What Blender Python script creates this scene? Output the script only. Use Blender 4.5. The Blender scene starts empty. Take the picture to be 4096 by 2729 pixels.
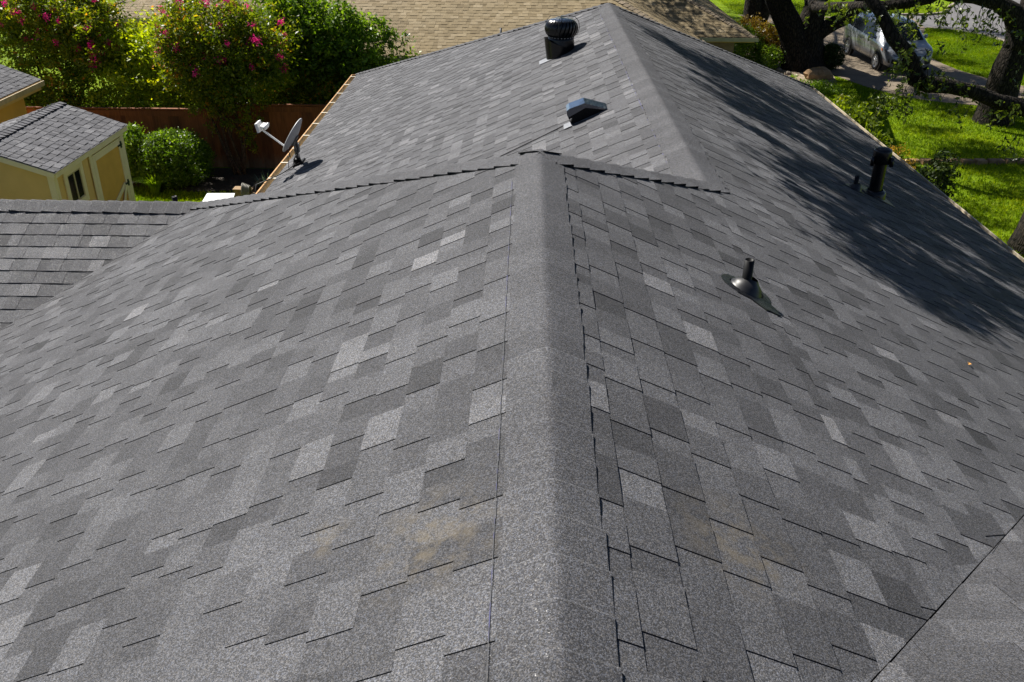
import bpy, math, random
import numpy as np
from mathutils import Vector, Matrix
R = math.radians
rng = np.random.default_rng(7)
random.seed(7)
sc = bpy.context.scene
# ---------------- camera, light, exposure ----------------
GZ = 7.4                        # camera height above the ground
FPX, PITCH, YAW, ROLL = 3614.86, 0.4933, 0.0127, -0.008
cam = bpy.data.objects.new('camera', bpy.data.cameras.new('camera'))
sc.collection.objects.link(cam)
cam.data.sensor_width = 36.0
cam.data.lens = FPX / 4096 * 36.0
cam.data.clip_start = 0.05
cam.data.clip_end = 600
cam.matrix_world = (Matrix.Translation((0, 0, GZ)) @ Matrix.Rotation(YAW, 4, 'Z')
                    @ Matrix.Rotation(math.pi / 2 - PITCH, 4, 'X') @ Matrix.Rotation(-ROLL, 4, 'Z'))
sc.camera = cam
SUN_AZ, SUN_EL = -47.0, 50.0     # degrees, azimuth clockwise from +Y
a, e = R(SUN_AZ), R(SUN_EL)
SUN = np.array([math.sin(a) * math.cos(e), math.cos(a) * math.cos(e), math.sin(e)])
w = bpy.data.worlds.new('World'); sc.world = w; w.use_nodes = True
nt = w.node_tree; bg = nt.nodes['Background']
sky = nt.nodes.new('ShaderNodeTexSky'); sky.sky_type = 'NISHITA'; sky.sun_disc = False
sky.sun_elevation = e; sky.sun_rotation = a; sky.air_density = 0.6; sky.dust_density = 0.3
nt.links.new(sky.outputs[0], bg.inputs[0]); bg.inputs[1].default_value = 0.05
sl = bpy.data.lights.new('sun', 'SUN'); sl.energy = 5.0; sl.angle = R(0.53); sl.color = (1.0, 0.955, 0.88)
so = bpy.data.objects.new('sun', sl); sc.collection.objects.link(so)
so.rotation_euler = Vector(SUN).to_track_quat('Z', 'Y').to_euler()
so.location = (0, 0, 40)
sc.view_settings.view_transform = 'Standard'; sc.view_settings.look = 'None'
sc.view_settings.exposure = 0.95; sc.view_settings.gamma = 1.0
sc.cycles.max_bounces = 8; sc.cycles.transparent_max_bounces = 8
sc.cycles.diffuse_bounces = 3; sc.cycles.glossy_bounces = 3; sc.cycles.transmission_bounces = 4

# ---------------- pixel helper (4096 x 2729 photo pixels to points on real planes) ----------------
def ray(px, py):
    X = (px - 2048) / FPX; u = -(py - 1364.5) / FPX
    r, s = math.cos(-ROLL), math.sin(-ROLL)
    X, u = r * X - s * u, s * X + r * u
    Y = math.cos(PITCH) + u * math.sin(PITCH); z = -math.sin(PITCH) + u * math.cos(PITCH)
    c, s = math.cos(-YAW), math.sin(-YAW)
    return np.array([c * X + s * Y, -s * X + c * Y, z])
def on_z(px, py, z=0.0):
    d = ray(px, py); return d * ((z - GZ) / d[2]) + np.array([0, 0, GZ])
def on_y(px, py, Y):
    d = ray(px, py); return d * (Y / d[1]) + np.array([0, 0, GZ])
def on_x(px, py, X):
    d = ray(px, py); return d * (X / d[0]) + np.array([0, 0, GZ])

# ---------------- object helpers ----------------
def tag(o, label=None, cat=None, group=None, kind=None):
    if label: o['label'] = label
    if cat: o['category'] = cat
    if group: o['group'] = group
    if kind: o['kind'] = kind
    return o
def empty(name, loc=(0, 0, 0), rz=0.0):
    o = bpy.data.objects.new(name, None); sc.collection.objects.link(o)
    o.location = loc; o.rotation_euler = (0, 0, rz); o.empty_display_size = 0.2
    return o
def link(name, me, parent=None):
    o = bpy.data.objects.new(name, me); sc.collection.objects.link(o)
    if parent is not None: o.parent = parent
    return o
V3 = lambda p: np.array(p, float)

class MB:
    """collects faces, then links them as one mesh object"""
    def __init__(s): s.v = []; s.f = []; s.t = []; s.m = []; s.tone = 0.5; s.mi = 0; s.smooth = False; s.sf = []
    def add(s, vs, fs, tone=None):
        b = len(s.v); s.v += [tuple(map(float, p)) for p in vs]
        for f in fs:
            s.f.append(tuple(b + i for i in f)); s.t.append(s.tone if tone is None else tone); s.m.append(s.mi); s.sf.append(s.smooth)
        return s
    def quad(s, a, b, c, d, tone=None): return s.add([a, b, c, d], [(0, 1, 2, 3)], tone)
    def poly(s, pts, tone=None): return s.add(pts, [tuple(range(len(pts)))], tone)
    def box(s, c, size, rot=None, tone=None, taper=None):
        hx, hy, hz = [k / 2 for k in size]; P = []
        for z in (-1, 1):
            for x, y in ((-1, -1), (1, -1), (1, 1), (-1, 1)):
                k = taper if (taper and z > 0) else 1.0
                P.append(np.array([x * hx * k, y * hy * k, z * hz]))
        if rot is not None:
            M = np.array(rot); P = [M @ p for p in P]
        P = [p + V3(c) for p in P]
        return s.add(P, [(3, 2, 1, 0), (4, 5, 6, 7), (0, 1, 5, 4), (1, 2, 6, 5), (2, 3, 7, 6), (3, 0, 4, 7)], tone)
    def span(s, x0, x1, y0, y1, z0, z1, tone=None):
        return s.box(((x0 + x1) / 2, (y0 + y1) / 2, (z0 + z1) / 2), (x1 - x0, y1 - y0, z1 - z0), None, tone)
    def bar(s, p, q, w_, h_=None, up=(0, 0, 1), tone=None):
        p, q = V3(p), V3(q); h_ = h_ or w_; d = q - p; L = np.linalg.norm(d); d /= L
        u = V3(up); x = np.cross(d, u)
        if np.linalg.norm(x) < 1e-6: x = np.cross(d, V3((1, 0, 0)))
        x /= np.linalg.norm(x); z = np.cross(x, d)
        return s.box((p + q) / 2, (w_, L, h_), np.array([x, d, z]).T, tone)
    def tube(s, pts, rad, n=8, tone=None, caps=True, wob=0.0):
        pts = [V3(p) for p in pts]
        if not hasattr(rad, '__len__'): rad = [rad] * len(pts)
        vs = []; fs = []; prev = None
        for i, p in enumerate(pts):
            d = pts[min(i + 1, len(pts) - 1)] - pts[max(i - 1, 0)]; d /= np.linalg.norm(d) + 1e-12
            if prev is None:
                x = np.cross(d, V3((0, 0, 1)))
                if np.linalg.norm(x) < 1e-3: x = np.cross(d, V3((1, 0, 0)))
            else:
                x = prev - d * np.dot(prev, d)
            x /= np.linalg.norm(x) + 1e-12; y = np.cross(d, x); prev = x
            for k in range(n):
                a_ = 2 * math.pi * k / n; r = rad[i] * (1 + (wob * random.uniform(-1, 1) if wob else 0))
                vs.append(p + r * (math.cos(a_) * x + math.sin(a_) * y))
        for i in range(len(pts) - 1):
            for k in range(n):
                k2 = (k + 1) % n; fs.append((i * n + k, i * n + k2, (i + 1) * n + k2, (i + 1) * n + k))
        if caps:
            fs.append(tuple(range(n))[::-1]); fs.append(tuple((len(pts) - 1) * n + k for k in range(n)))
        return s.add(vs, fs, tone)
    def lathe(s, c, prof, n=24, M=None, tone=None, a0=0, a1=2 * math.pi):
        c = V3(c); vs = []; fs = []; full = abs(a1 - a0 - 2 * math.pi) < 1e-6; nn = n if full else n + 1
        for r, z in prof:
            for k in range(nn):
                t = a0 + (a1 - a0) * k / n; p = np.array([r * math.cos(t), r * math.sin(t), z])
                vs.append(c + (M @ p if M is not None else p))
        for i in range(len(prof) - 1):
            for k in range(n):
                k2 = (k + 1) % nn; fs.append((i * nn + k, i * nn + k2, (i + 1) * nn + k2, (i + 1) * nn + k))
        return s.add(vs, fs, tone)
    def mesh(s, name, mats):
        me = bpy.data.meshes.new(name); me.from_pydata(s.v, [], s.f)
        if not isinstance(mats, (list, tuple)): mats = [mats]
        for m in mats: me.materials.append(m)
        me.polygons.foreach_set('material_index', s.m)
        me.polygons.foreach_set('use_smooth', s.sf)
        at = me.attributes.new('tone', 'FLOAT', 'FACE'); at.data.foreach_set('value', s.t)
        me.update(); return me
    def build(s, name, mats, parent=None): return link(name, s.mesh(name, mats), parent)

# ---------------- materials ----------------
def newmat(name):
    m = bpy.data.materials.new(name); m.use_nodes = True; n = m.node_tree
    return m, n, n.nodes['Principled BSDF']
def ramp(n, stops, interp='LINEAR'):
    r = n.nodes.new('ShaderNodeValToRGB'); r.color_ramp.interpolation = interp
    el = r.color_ramp.elements
    while len(el) < len(stops): el.new(0.5)
    for e_, (p, c) in zip(el, stops): e_.position = p; e_.color = (*c, 1)
    return r
def noise(n, scale, detail=3.0, rough=0.55, vec=None, dim='3D'):
    t = n.nodes.new('ShaderNodeTexNoise'); t.inputs['Scale'].default_value = scale
    t.inputs['Detail'].default_value = detail; t.inputs['Roughness'].default_value = rough
    if vec is not None: n.links.new(vec, t.inputs['Vector'])
    return t
def mathn(n, op, a_, b_=None, clamp=False):
    t = n.nodes.new('ShaderNodeMath'); t.operation = op; t.use_clamp = clamp
    for i, q in enumerate((a_, b_)):
        if q is None: continue
        if isinstance(q, (int, float)): t.inputs[i].default_value = q
        else: n.links.new(q, t.inputs[i])
    return t.outputs[0]
def mixc(n, fac, a_, b_, mode='MIX'):
    t = n.nodes.new('ShaderNodeMix'); t.data_type = 'RGBA'; t.blend_type = mode
    for i, q in ((0, fac), (6, a_), (7, b_)):
        if isinstance(q, (int, float)): t.inputs[i].default_value = q
        elif isinstance(q, tuple): t.inputs[i].default_value = (*q, 1)
        else: n.links.new(q, t.inputs[i])
    return t.outputs[2]
def mapr(n, v, a0, a1, b0, b1):
    t = n.nodes.new('ShaderNodeMapRange'); n.links.new(v, t.inputs[0])
    for i, q in enumerate((a0, a1, b0, b1)): t.inputs[i + 1].default_value = q
    return t.outputs[0]
def objvec(n): return n.nodes.new('ShaderNodeTexCoord').outputs['Object']
def bump(n, bs, h, strength=0.3, dist=0.01):
    b = n.nodes.new('ShaderNodeBump'); b.inputs['Strength'].default_value = strength; b.inputs['Distance'].default_value = dist
    n.links.new(h, b.inputs['Height']); n.links.new(b.outputs[0], bs.inputs['Normal'])
def attr(n, name='tone'):
    t = n.nodes.new('ShaderNodeAttribute'); t.attribute_name = name; return t.outputs['Fac']

def simple(name, col, rough=0.6, metal=0.0, var=0.15, scale=6.0, bumps=0.0, spec=0.5, tone_amp=0.0, coat=0.0):
    m, n, b = newmat(name); v = objvec(n); t = noise(n, scale, 5, 0.6, v)
    f = mapr(n, t.outputs[0], 0.3, 0.7, 1 - var, 1 + var)
    if tone_amp:
        f = mathn(n, 'MULTIPLY', f, mapr(n, attr(n), 0, 1, 1 - tone_amp, 1 + tone_amp))
    c = n.nodes.new('ShaderNodeVectorMath'); c.operation = 'SCALE'; c.inputs[0].default_value = col; n.links.new(f, c.inputs['Scale'])
    n.links.new(c.outputs[0], b.inputs['Base Color']); b.inputs['Roughness'].default_value = rough; b.inputs['Metallic'].default_value = metal
    b.inputs['Specular IOR Level'].default_value = spec; b.inputs['Coat Weight'].default_value = coat
    if bumps: bump(n, b, t.outputs[0], bumps, 0.02)
    return m

def shingle_mat(name, stops, cell=360.0, gran=(0.45, 1.7), stain=False, sheen=0.0, weather=0.12):
    m, n, b = newmat(name); v = objvec(n)
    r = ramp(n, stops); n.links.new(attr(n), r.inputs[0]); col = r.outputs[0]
    vo = n.nodes.new('ShaderNodeTexVoronoi'); vo.inputs['Scale'].default_value = cell; n.links.new(v, vo.inputs['Vector'])
    sep = n.nodes.new('ShaderNodeSeparateColor'); n.links.new(vo.outputs['Color'], sep.inputs[0])
    g = mapr(n, mathn(n, 'POWER', sep.outputs[0], 1.8), 0, 1, gran[0], gran[1] * 1.25)
    n1 = noise(n, 90, 3, 0.6, v); g = mathn(n, 'MULTIPLY', g, mapr(n, n1.outputs[0], 0.3, 0.7, 0.88, 1.12))
    n2 = noise(n, 1.3, 4, 0.6, v); g = mathn(n, 'MULTIPLY', g, mapr(n, n2.outputs[0], 0.3, 0.7, 1 - weather, 1 + weather))
    # slight warm / cool tint of single granules
    tint = mixc(n, sep.outputs[1], (0.93, 0.98, 1.12), (1.08, 1.0, 0.9))
    col = mixc(n, 1.0, col, tint, 'MULTIPLY')
    sc_ = n.nodes.new('ShaderNodeVectorMath'); sc_.operation = 'SCALE'; n.links.new(col, sc_.inputs[0]); n.links.new(g, sc_.inputs['Scale'])
    col = sc_.outputs[0]
    if stain:
        for (cx, cy, cz, rad) in stain:
            d = n.nodes.new('ShaderNodeVectorMath'); d.operation = 'DISTANCE'; n.links.new(v, d.inputs[0]); d.inputs[1].default_value = (cx, cy, cz)
            k = mapr(n, d.outputs['Value'], rad, rad * 0.2, 0, 1)
            ns = noise(n, 14, 5, 0.7, v); k = mathn(n, 'MULTIPLY', k, mapr(n, ns.outputs[0], 0.45, 0.62, 0, 1.0), True)
            col = mixc(n, mathn(n, 'MULTIPLY', k, 0.6), col, (0.12, 0.10, 0.07))
    n.links.new(col, b.inputs['Base Color'])
    b.inputs['Roughness'].default_value = 0.85; b.inputs['Specular IOR Level'].default_value = 0.25
    # a few glossy mineral granules that catch the sun
    gl = mathn(n, 'GREATER_THAN', sep.outputs[2], 0.985)
    n.links.new(mapr(n, gl, 0, 1, 0.85, 0.3), b.inputs['Roughness'])
    vb = mathn(n, 'ADD', mathn(n, 'MULTIPLY', vo.outputs['Distance'], -1.0), 0.5)
    bump(n, b, vb, 0.35, 0.0012)
    return m

GREY = [(0.0, (0.024, 0.0244, 0.026)), (0.4, (0.050, 0.0508, 0.0542)), (0.75, (0.081, 0.0825, 0.087)), (1.0, (0.122, 0.123, 0.127))]
TAN = [(0.0, (0.095, 0.072, 0.037)), (0.5, (0.19, 0.148, 0.080)), (1.0, (0.27, 0.22, 0.135))]
M = {}
M['shingle'] = shingle_mat('grey laminated shingle', GREY,
    stain=[(-0.22, -6.17, 5.82, 0.26), (0.62, -6.05, 5.72, 0.24), (-0.55, -6.0, 5.67, 0.1), (5.0, 0.0, 3.7, 0.4)])
M['shingle_shed'] = shingle_mat('light grey shed shingle', [(0, (0.045, 0.046, 0.05)), (0.5, (0.085, 0.087, 0.094)), (1, (0.155, 0.157, 0.163))], 300)
M['shingle_tan'] = shingle_mat('weathered tan shingle', TAN, 240, (0.7, 1.3))
def chalk_mat():
    m, n, b = newmat('worn blue chalk snap line'); t = noise(n, 9, 3, 0.7, objvec(n)); k = mapr(n, t.outputs[0], 0.52, 0.62, 0, 1)
    n.links.new(mixc(n, k, (0.055, 0.056, 0.06), (0.05, 0.05, 0.135)), b.inputs['Base Color']); b.inputs['Roughness'].default_value = 0.9; return m
M['chalk'] = chalk_mat()
M['black_metal'] = simple('black painted metal', (0.006, 0.0063, 0.007), 0.27, 0.0, 0.3, 20, 0, 0.4)
M['black_matte'] = simple('dull black metal', (0.007, 0.007, 0.0075), 0.5, 0.0, 0.3, 30, 0, 0.2)
M['hood'] = simple('semi gloss black hood', (0.018, 0.030, 0.055), 0.22, 0.0, 0.15, 90, 0.05, 1.0, 0.0, 1.0)  # black metal; the blue of the reflected sky is put into the base colour
M['lead'] = simple('bare lead flashing', (0.17, 0.175, 0.19), 0.5, 0.3, 0.2, 30, 0.3)
M['dish_front'] = simple('grey dish paint', (0.40, 0.41, 0.42), 0.5, 0, 0.08, 10)
M['galv'] = simple('dark galvanised steel', (0.10, 0.105, 0.11), 0.45, 0.4, 0.2, 25)
M['white_plastic'] = simple('white plastic', (0.7, 0.7, 0.7), 0.4, 0, 0.05, 8)
M['rubber'] = simple('black cable rubber', (0.012, 0.012, 0.013), 0.5)
M['tar'] = simple('black roof cement', (0.008, 0.008, 0.009), 0.32, 0, 0.4, 60, 0.6)
M['gutter'] = simple('cream gutter paint', (0.52, 0.42, 0.27), 0.5, 0, 0.25, 5)
M['gutter_lip'] = simple('orange tan gutter lip', (0.50, 0.28, 0.11), 0.45, 0, 0.3, 7)
M['gutter_white'] = simple('off white metal', (0.42, 0.36, 0.26), 0.5, 0, 0.15, 5)
M['strap'] = simple('white gutter strap', (0.78, 0.72, 0.58), 0.5)
M['brick'] = simple('tan brick wall', (0.30, 0.20, 0.13), 0.85, 0, 0.25, 9)
M['soffit'] = simple('soffit paint', (0.45, 0.38, 0.26), 0.7)
M['yellow_wall'] = simple('yellow painted siding', (0.70, 0.43, 0.11), 0.75, 0, 0.06, 3)
M['yellow_pale'] = simple('pale yellow siding', (0.68, 0.47, 0.21), 0.7, 0, 0.06, 3)
M['trim'] = simple('cream white trim', (0.74, 0.66, 0.52), 0.6, 0, 0.05, 4)
M['door_tan'] = simple('ochre door panel', (0.60, 0.36, 0.09), 0.7, 0, 0.08, 3)
M['glass'] = simple('dark window glass', (0.010, 0.012, 0.014), 0.12, 0, 0.1, 2, 0, 0.3)
M['hinge'] = simple('dark green hinge', (0.03, 0.06, 0.05), 0.4, 0.5)
M['steel'] = simple('bright steel', (0.35, 0.36, 0.38), 0.35, 0.9)
M['plate'] = simple('white maker plate', (0.7, 0.66, 0.62), 0.5)
M['plate_red'] = simple('red lettering', (0.45, 0.06, 0.05), 0.5)
M['wood_old'] = simple('weathered timber', (0.22, 0.15, 0.085), 0.85, 0, 0.35, 14, 0.3, 0.3, 0.3)
M['hose'] = simple('grey garden hose', (0.20, 0.19, 0.16), 0.6, 0, 0.15, 10)
M['white_panel'] = simple('white polycarbonate sheet', (0.9, 0.92, 0.95), 0.35, 0, 0.02, 3)
M['concrete'] = simple('driveway concrete', (0.16, 0.125, 0.085), 0.9, 0, 0.22, 1.6, 0.2)
M['asphalt'] = simple('street paving', (0.115, 0.11, 0.112), 0.9, 0, 0.15, 2.5, 0.2)
M['kerb'] = simple('pale kerb', (0.25, 0.21, 0.165), 0.85, 0, 0.1, 4)
M['mulch'] = simple('dark mulch', (0.032, 0.024, 0.017), 0.95, 0, 0.6, 16, 0.8)
M['gravel'] = simple('bed of pale pebbles', (0.26, 0.2, 0.14), 0.9, 0, 0.7, 22, 0.8)
M['rock'] = simple('brown limestone', (0.27, 0.17, 0.09), 0.9, 0, 0.4, 7, 0.7, 0.3, 0.25)
M['leaf_dry'] = simple('dry orange leaf', (0.45, 0.22, 0.05), 0.7)

def fence_mat():
    m, n, b = newmat('red brown stained cedar'); v = objvec(n)
    mp = n.nodes.new('ShaderNodeMapping'); n.links.new(v, mp.inputs[0]); mp.inputs['Scale'].default_value = (14, 14, 1.2)
    t = noise(n, 2.2, 5, 0.65, mp.outputs[0]); c = ramp(n, [(0.25, (0.10, 0.028, 0.008)), (0.75, (0.24, 0.085, 0.026))]); n.links.new(t.outputs[0], c.inputs[0])
    sx = n.nodes.new('ShaderNodeSeparateXYZ'); n.links.new(v, sx.inputs[0])
    t2 = noise(n, 3.5, 5, 0.7, mp.outputs[0]); h = mathn(n, 'ADD', sx.outputs[2], mapr(n, t2.outputs[0], 0.3, 0.7, -0.2, 0.25))
    k = mapr(n, h, 0.12, 0.42, 0.75, 0.0)
    col = mixc(n, k, c.outputs[0], (0.20, 0.15, 0.10))
    s_ = n.nodes.new('ShaderNodeVectorMath'); s_.operation = 'SCALE'; n.links.new(col, s_.inputs[0]); n.links.new(mapr(n, attr(n), 0, 1, 0.6, 1.4), s_.inputs['Scale'])
    n.links.new(s_.outputs[0], b.inputs['Base Color']); b.inputs['Roughness'].default_value = 0.85
    return m
M['fence'] = fence_mat()

def bark_mat(name, c0, c1, sc_=7.0, st=0.9):
    m, n, b = newmat(name); v = objvec(n)
    mp = n.nodes.new('ShaderNodeMapping'); n.links.new(v, mp.inputs[0]); mp.inputs['Scale'].default_value = (1, 1, 0.35)
    t = noise(n, sc_ * 3, 6, 0.7, mp.outputs[0]); vo = n.nodes.new('ShaderNodeTexVoronoi'); vo.feature = 'DISTANCE_TO_EDGE'
    vo.inputs['Scale'].default_value = sc_ * 2; n.links.new(mp.outputs[0], vo.inputs['Vector'])
    h = mathn(n, 'MULTIPLY', mapr(n, vo.outputs['Distance'], 0, 0.25, 0.15, 1), t.outputs[0])
    c = ramp(n, [(0.1, c0), (0.6, c1)]); n.links.new(h, c.inputs[0]); n.links.new(c.outputs[0], b.inputs['Base Color'])
    b.inputs['Roughness'].default_value = 0.95; b.inputs['Specular IOR Level'].default_value = 0.2; bump(n, b, h, st, 0.05)
    return m
M['bark'] = bark_mat('oak bark', (0.007, 0.006, 0.0045), (0.045, 0.036, 0.027))
M['bark_pale'] = bark_mat('myrtle bark', (0.05, 0.03, 0.018), (0.17, 0.11, 0.07), 12, 0.4)

def leaf_mat(name, stops, trans=0.55, tint=(1.6, 1.5, 0.35), rough=0.42, spec=0.35):
    m, n, b = newmat(name); r = ramp(n, stops); n.links.new(attr(n), r.inputs[0])
    n.links.new(r.outputs[0], b.inputs['Base Color']); b.inputs['Roughness'].default_value = rough; b.inputs['Specular IOR Level'].default_value = spec
    tr = n.nodes.new('ShaderNodeBsdfTranslucent'); n.links.new(mixc(n, 1.0, r.outputs[0], tint, 'MULTIPLY'), tr.inputs[0])
    mx = n.nodes.new('ShaderNodeMixShader'); mx.inputs[0].default_value = trans
    n.links.new(b.outputs[0], mx.inputs[1]); n.links.new(tr.outputs[0], mx.inputs[2])
    n.links.new(mx.outputs[0], n.nodes['Material Output'].inputs[0]); return m
M['leaf_myrtle'] = leaf_mat('myrtle leaves', [(0, (0.046, 0.080, 0.006)), (0.6, (0.148, 0.209, 0.013)), (0.86, (0.296, 0.319, 0.020)), (1, (0.456, 0.200, 0.027))])
M['leaf_yellow'] = leaf_mat('yellow green leaves', [(0, (0.129, 0.196, 0.007)), (0.5, (0.313, 0.411, 0.013)), (1, (0.552, 0.571, 0.027))], 0.5)
M['leaf_dark'] = leaf_mat('glossy dark leaves', [(0, (0.046, 0.088, 0.009)), (0.6, (0.139, 0.235, 0.022)), (1, (0.311, 0.413, 0.044))], 0.5, (1.35, 1.4, 0.35), 0.4, 0.35)
M['leaf_oak'] = leaf_mat('oak leaves', [(0, (0.012, 0.022, 0.005)), (0.7, (0.035, 0.060, 0.010)), (1, (0.08, 0.11, 0.015))], 0.14, (1.3, 1.3, 0.4), 0.5, 0.15)
M['leaf_twig'] = leaf_mat('sunlit oak leaves', [(0, (0.02, 0.035, 0.006)), (0.5, (0.08, 0.12, 0.015)), (1, (0.24, 0.30, 0.05))], 0.4, (1.3, 1.3, 0.4), 0.35, 0.5)
M['leaf_bright'] = leaf_mat('bright blades', [(0, (0.065, 0.130, 0.008)), (1, (0.247, 0.390, 0.025))], 0.45)
M['leaf_gold'] = leaf_mat('golden leaves', [(0, (0.07, 0.045, 0.006)), (1, (0.26, 0.17, 0.02))], 0.45)
M['leaf_silver'] = leaf_mat('grey green stalks', [(0, (0.05, 0.09, 0.05)), (1, (0.2, 0.28, 0.2))], 0.3, (1, 1, 0.8))
M['blossom'] = leaf_mat('magenta blossom', [(0, (0.40, 0.012, 0.12)), (0.6, (0.70, 0.02, 0.26)), (1, (0.85, 0.08, 0.42))], 0.5, (1.2, 0.9, 1.0), 0.7, 0.1)
M['flower_yellow'] = leaf_mat('yellow flowers', [(0, (0.4, 0.22, 0.01)), (1, (0.75, 0.5, 0.05))], 0.3, (1.1, 1, 0.6))

def lawn_mat():
    m, n, b = newmat('mown lawn'); v = objvec(n)
    t1 = noise(n, 0.5, 5, 0.6, v); t2 = noise(n, 38, 4, 0.75, v); t3 = noise(n, 5, 5, 0.7, v)
    k = mathn(n, 'ADD', mathn(n, 'MULTIPLY', t1.outputs[0], 0.35), mathn(n, 'ADD', mathn(n, 'MULTIPLY', t2.outputs[0], 0.4), mathn(n, 'MULTIPLY', t3.outputs[0], 0.25)))
    c = ramp(n, [(0.3, (0.050, 0.085, 0.001)), (0.5, (0.135, 0.21, 0.002)), (0.68, (0.24, 0.32, 0.003))]); n.links.new(k, c.inputs[0])
    n.links.new(c.outputs[0], b.inputs['Base Color']); b.inputs['Roughness'].default_value = 0.9; b.inputs['Specular IOR Level'].default_value = 0.1
    bump(n, b, t2.outputs[0], 0.8, 0.05); return m
M['lawn'] = lawn_mat()
M['grass'] = leaf_mat('grass blades', [(0, (0.075, 0.137, 0.002)), (0.6, (0.185, 0.289, 0.002)), (1, (0.401, 0.448, 0.009))], 0.4, (1.2, 1.2, 0.3), 0.6, 0.2)

def paint_mat():
    m, n, b = newmat('silver car paint'); b.inputs['Base Color'].default_value = (0.26, 0.28, 0.31, 1); b.inputs['Metallic'].default_value = 0.3
    b.inputs['Roughness'].default_value = 0.32; b.inputs['Coat Weight'].default_value = 0.8; b.inputs['Coat Roughness'].default_value = 0.05
    t = noise(n, 4, 4, 0.6, objvec(n)); n.links.new(mapr(n, t.outputs[0], 0.3, 0.7, 0.28, 0.38), b.inputs['Roughness']); return m
M['paint'] = paint_mat()
M['tyre'] = simple('tyre rubber', (0.012, 0.012, 0.012), 0.8)
M['alloy'] = simple('alloy wheel', (0.45, 0.46, 0.48), 0.3, 0.8)
M['trim_black'] = simple('black plastic trim', (0.01, 0.01, 0.011), 0.4)
M['lamp'] = simple('headlamp lens', (0.16, 0.17, 0.19), 0.1, 0.3, 0.1, 10, 0, 1.0)
M['amber'] = simple('amber lens', (0.5, 0.14, 0.02), 0.2)

# ---------------- roofs ----------------
T = 0.464                                   # roof pitch (rise per run)
CA = 1 / math.sqrt(1 + T * T); SA = T * CA
def slope(mb, O, U, V, N, vs, ve, umin, umax, ex=0.143, th=1.0, tw=(0.09, 0.22), gw=(0.07, 0.17), seed=1, deck=True, tones=(0.47, 0.125), td=1.0, ph=0.0):
    """laminated shingles laid in courses on the plane through O; u along the courses, v down the slope"""
    rd = random.Random(seed); O, U, V, N = map(V3, (O, U, V, N))
    P = lambda u, v, h: O + U * u + V * v + N * h
    k = int(math.floor((vs - ph) / ex + 1e-6))
    while k * ex + ph < ve - 1e-6:
        ra, rb = k * ex + ph, (k + 1) * ex + ph; v0, v1 = max(ra, vs), min(rb, ve); k += 1
        if v1 - v0 < 0.004: continue
        a0, a1, b0, b1 = umin(v0), umin(v1), umax(v0), umax(v1)
        lo, hi = min(a0, a1), max(b0, b1)
        if hi - lo < 0.02: continue
        h = lambda v, ex_=0.0: (0.0006 + (0.0042 + ex_) * (v - ra) / ex) * th
        u = lo - rd.random() * 0.4; tooth = rd.random() < .5; jit = 0.0; nxt = u
        while u < hi:
            if u >= nxt: jit = rd.uniform(-0.0016, 0.0016); nxt = u + 1.0; lift = 0.0
            wd = rd.uniform(*(tw if tooth else gw)); u2 = u + wd
            r = rd.random(); tn = tones[0] + rd.gauss(0, tones[1])
            if r < 0.2: tn += 0.17
            elif r < 0.4: tn -= 0.09
            if tooth: tn += 0.03
            tn = min(1, max(0, tn)); vb = v1 + (jit if v1 == rb else 0)
            c = lambda q, x0, x1: min(max(q, x0), x1)
            tl, tr, br, bl = c(u, a0, b0), c(u2, a0, b0), c(u2, a1, b1), c(u, a1, b1)
            if tr - tl > 1e-4 or br - bl > 1e-4:
                dh = 0.0036 * th * td if tooth else 0.0
                H0, H1 = h(v0) + dh, h(v1, lift) + dh
                mb.quad(P(tl, v0, H0), P(tr, v0, H0), P(br, vb, H1), P(bl, vb, H1), tn)
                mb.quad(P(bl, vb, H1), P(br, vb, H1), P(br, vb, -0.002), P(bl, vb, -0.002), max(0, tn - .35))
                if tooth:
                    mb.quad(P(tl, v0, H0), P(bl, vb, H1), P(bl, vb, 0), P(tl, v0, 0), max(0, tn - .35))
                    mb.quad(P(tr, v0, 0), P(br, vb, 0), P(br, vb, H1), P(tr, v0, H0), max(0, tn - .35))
            u = u2; tooth = not tooth if rd.random() < 0.9 else tooth
def deck(mb, pts, N, thick=0.05):
    """solid sheathing under the shingles"""
    N = V3(N); a_ = [V3(p) - N * 0.016 for p in pts]; b_ = [p - N * thick for p in a_]; n = len(a_)
    mb.add(a_ + b_, [tuple(range(n)), tuple(range(2 * n - 1, n - 1, -1))] + [(i, i + n, (i + 1) % n + n, (i + 1) % n) for i in range(n)], 0.1)
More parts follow.
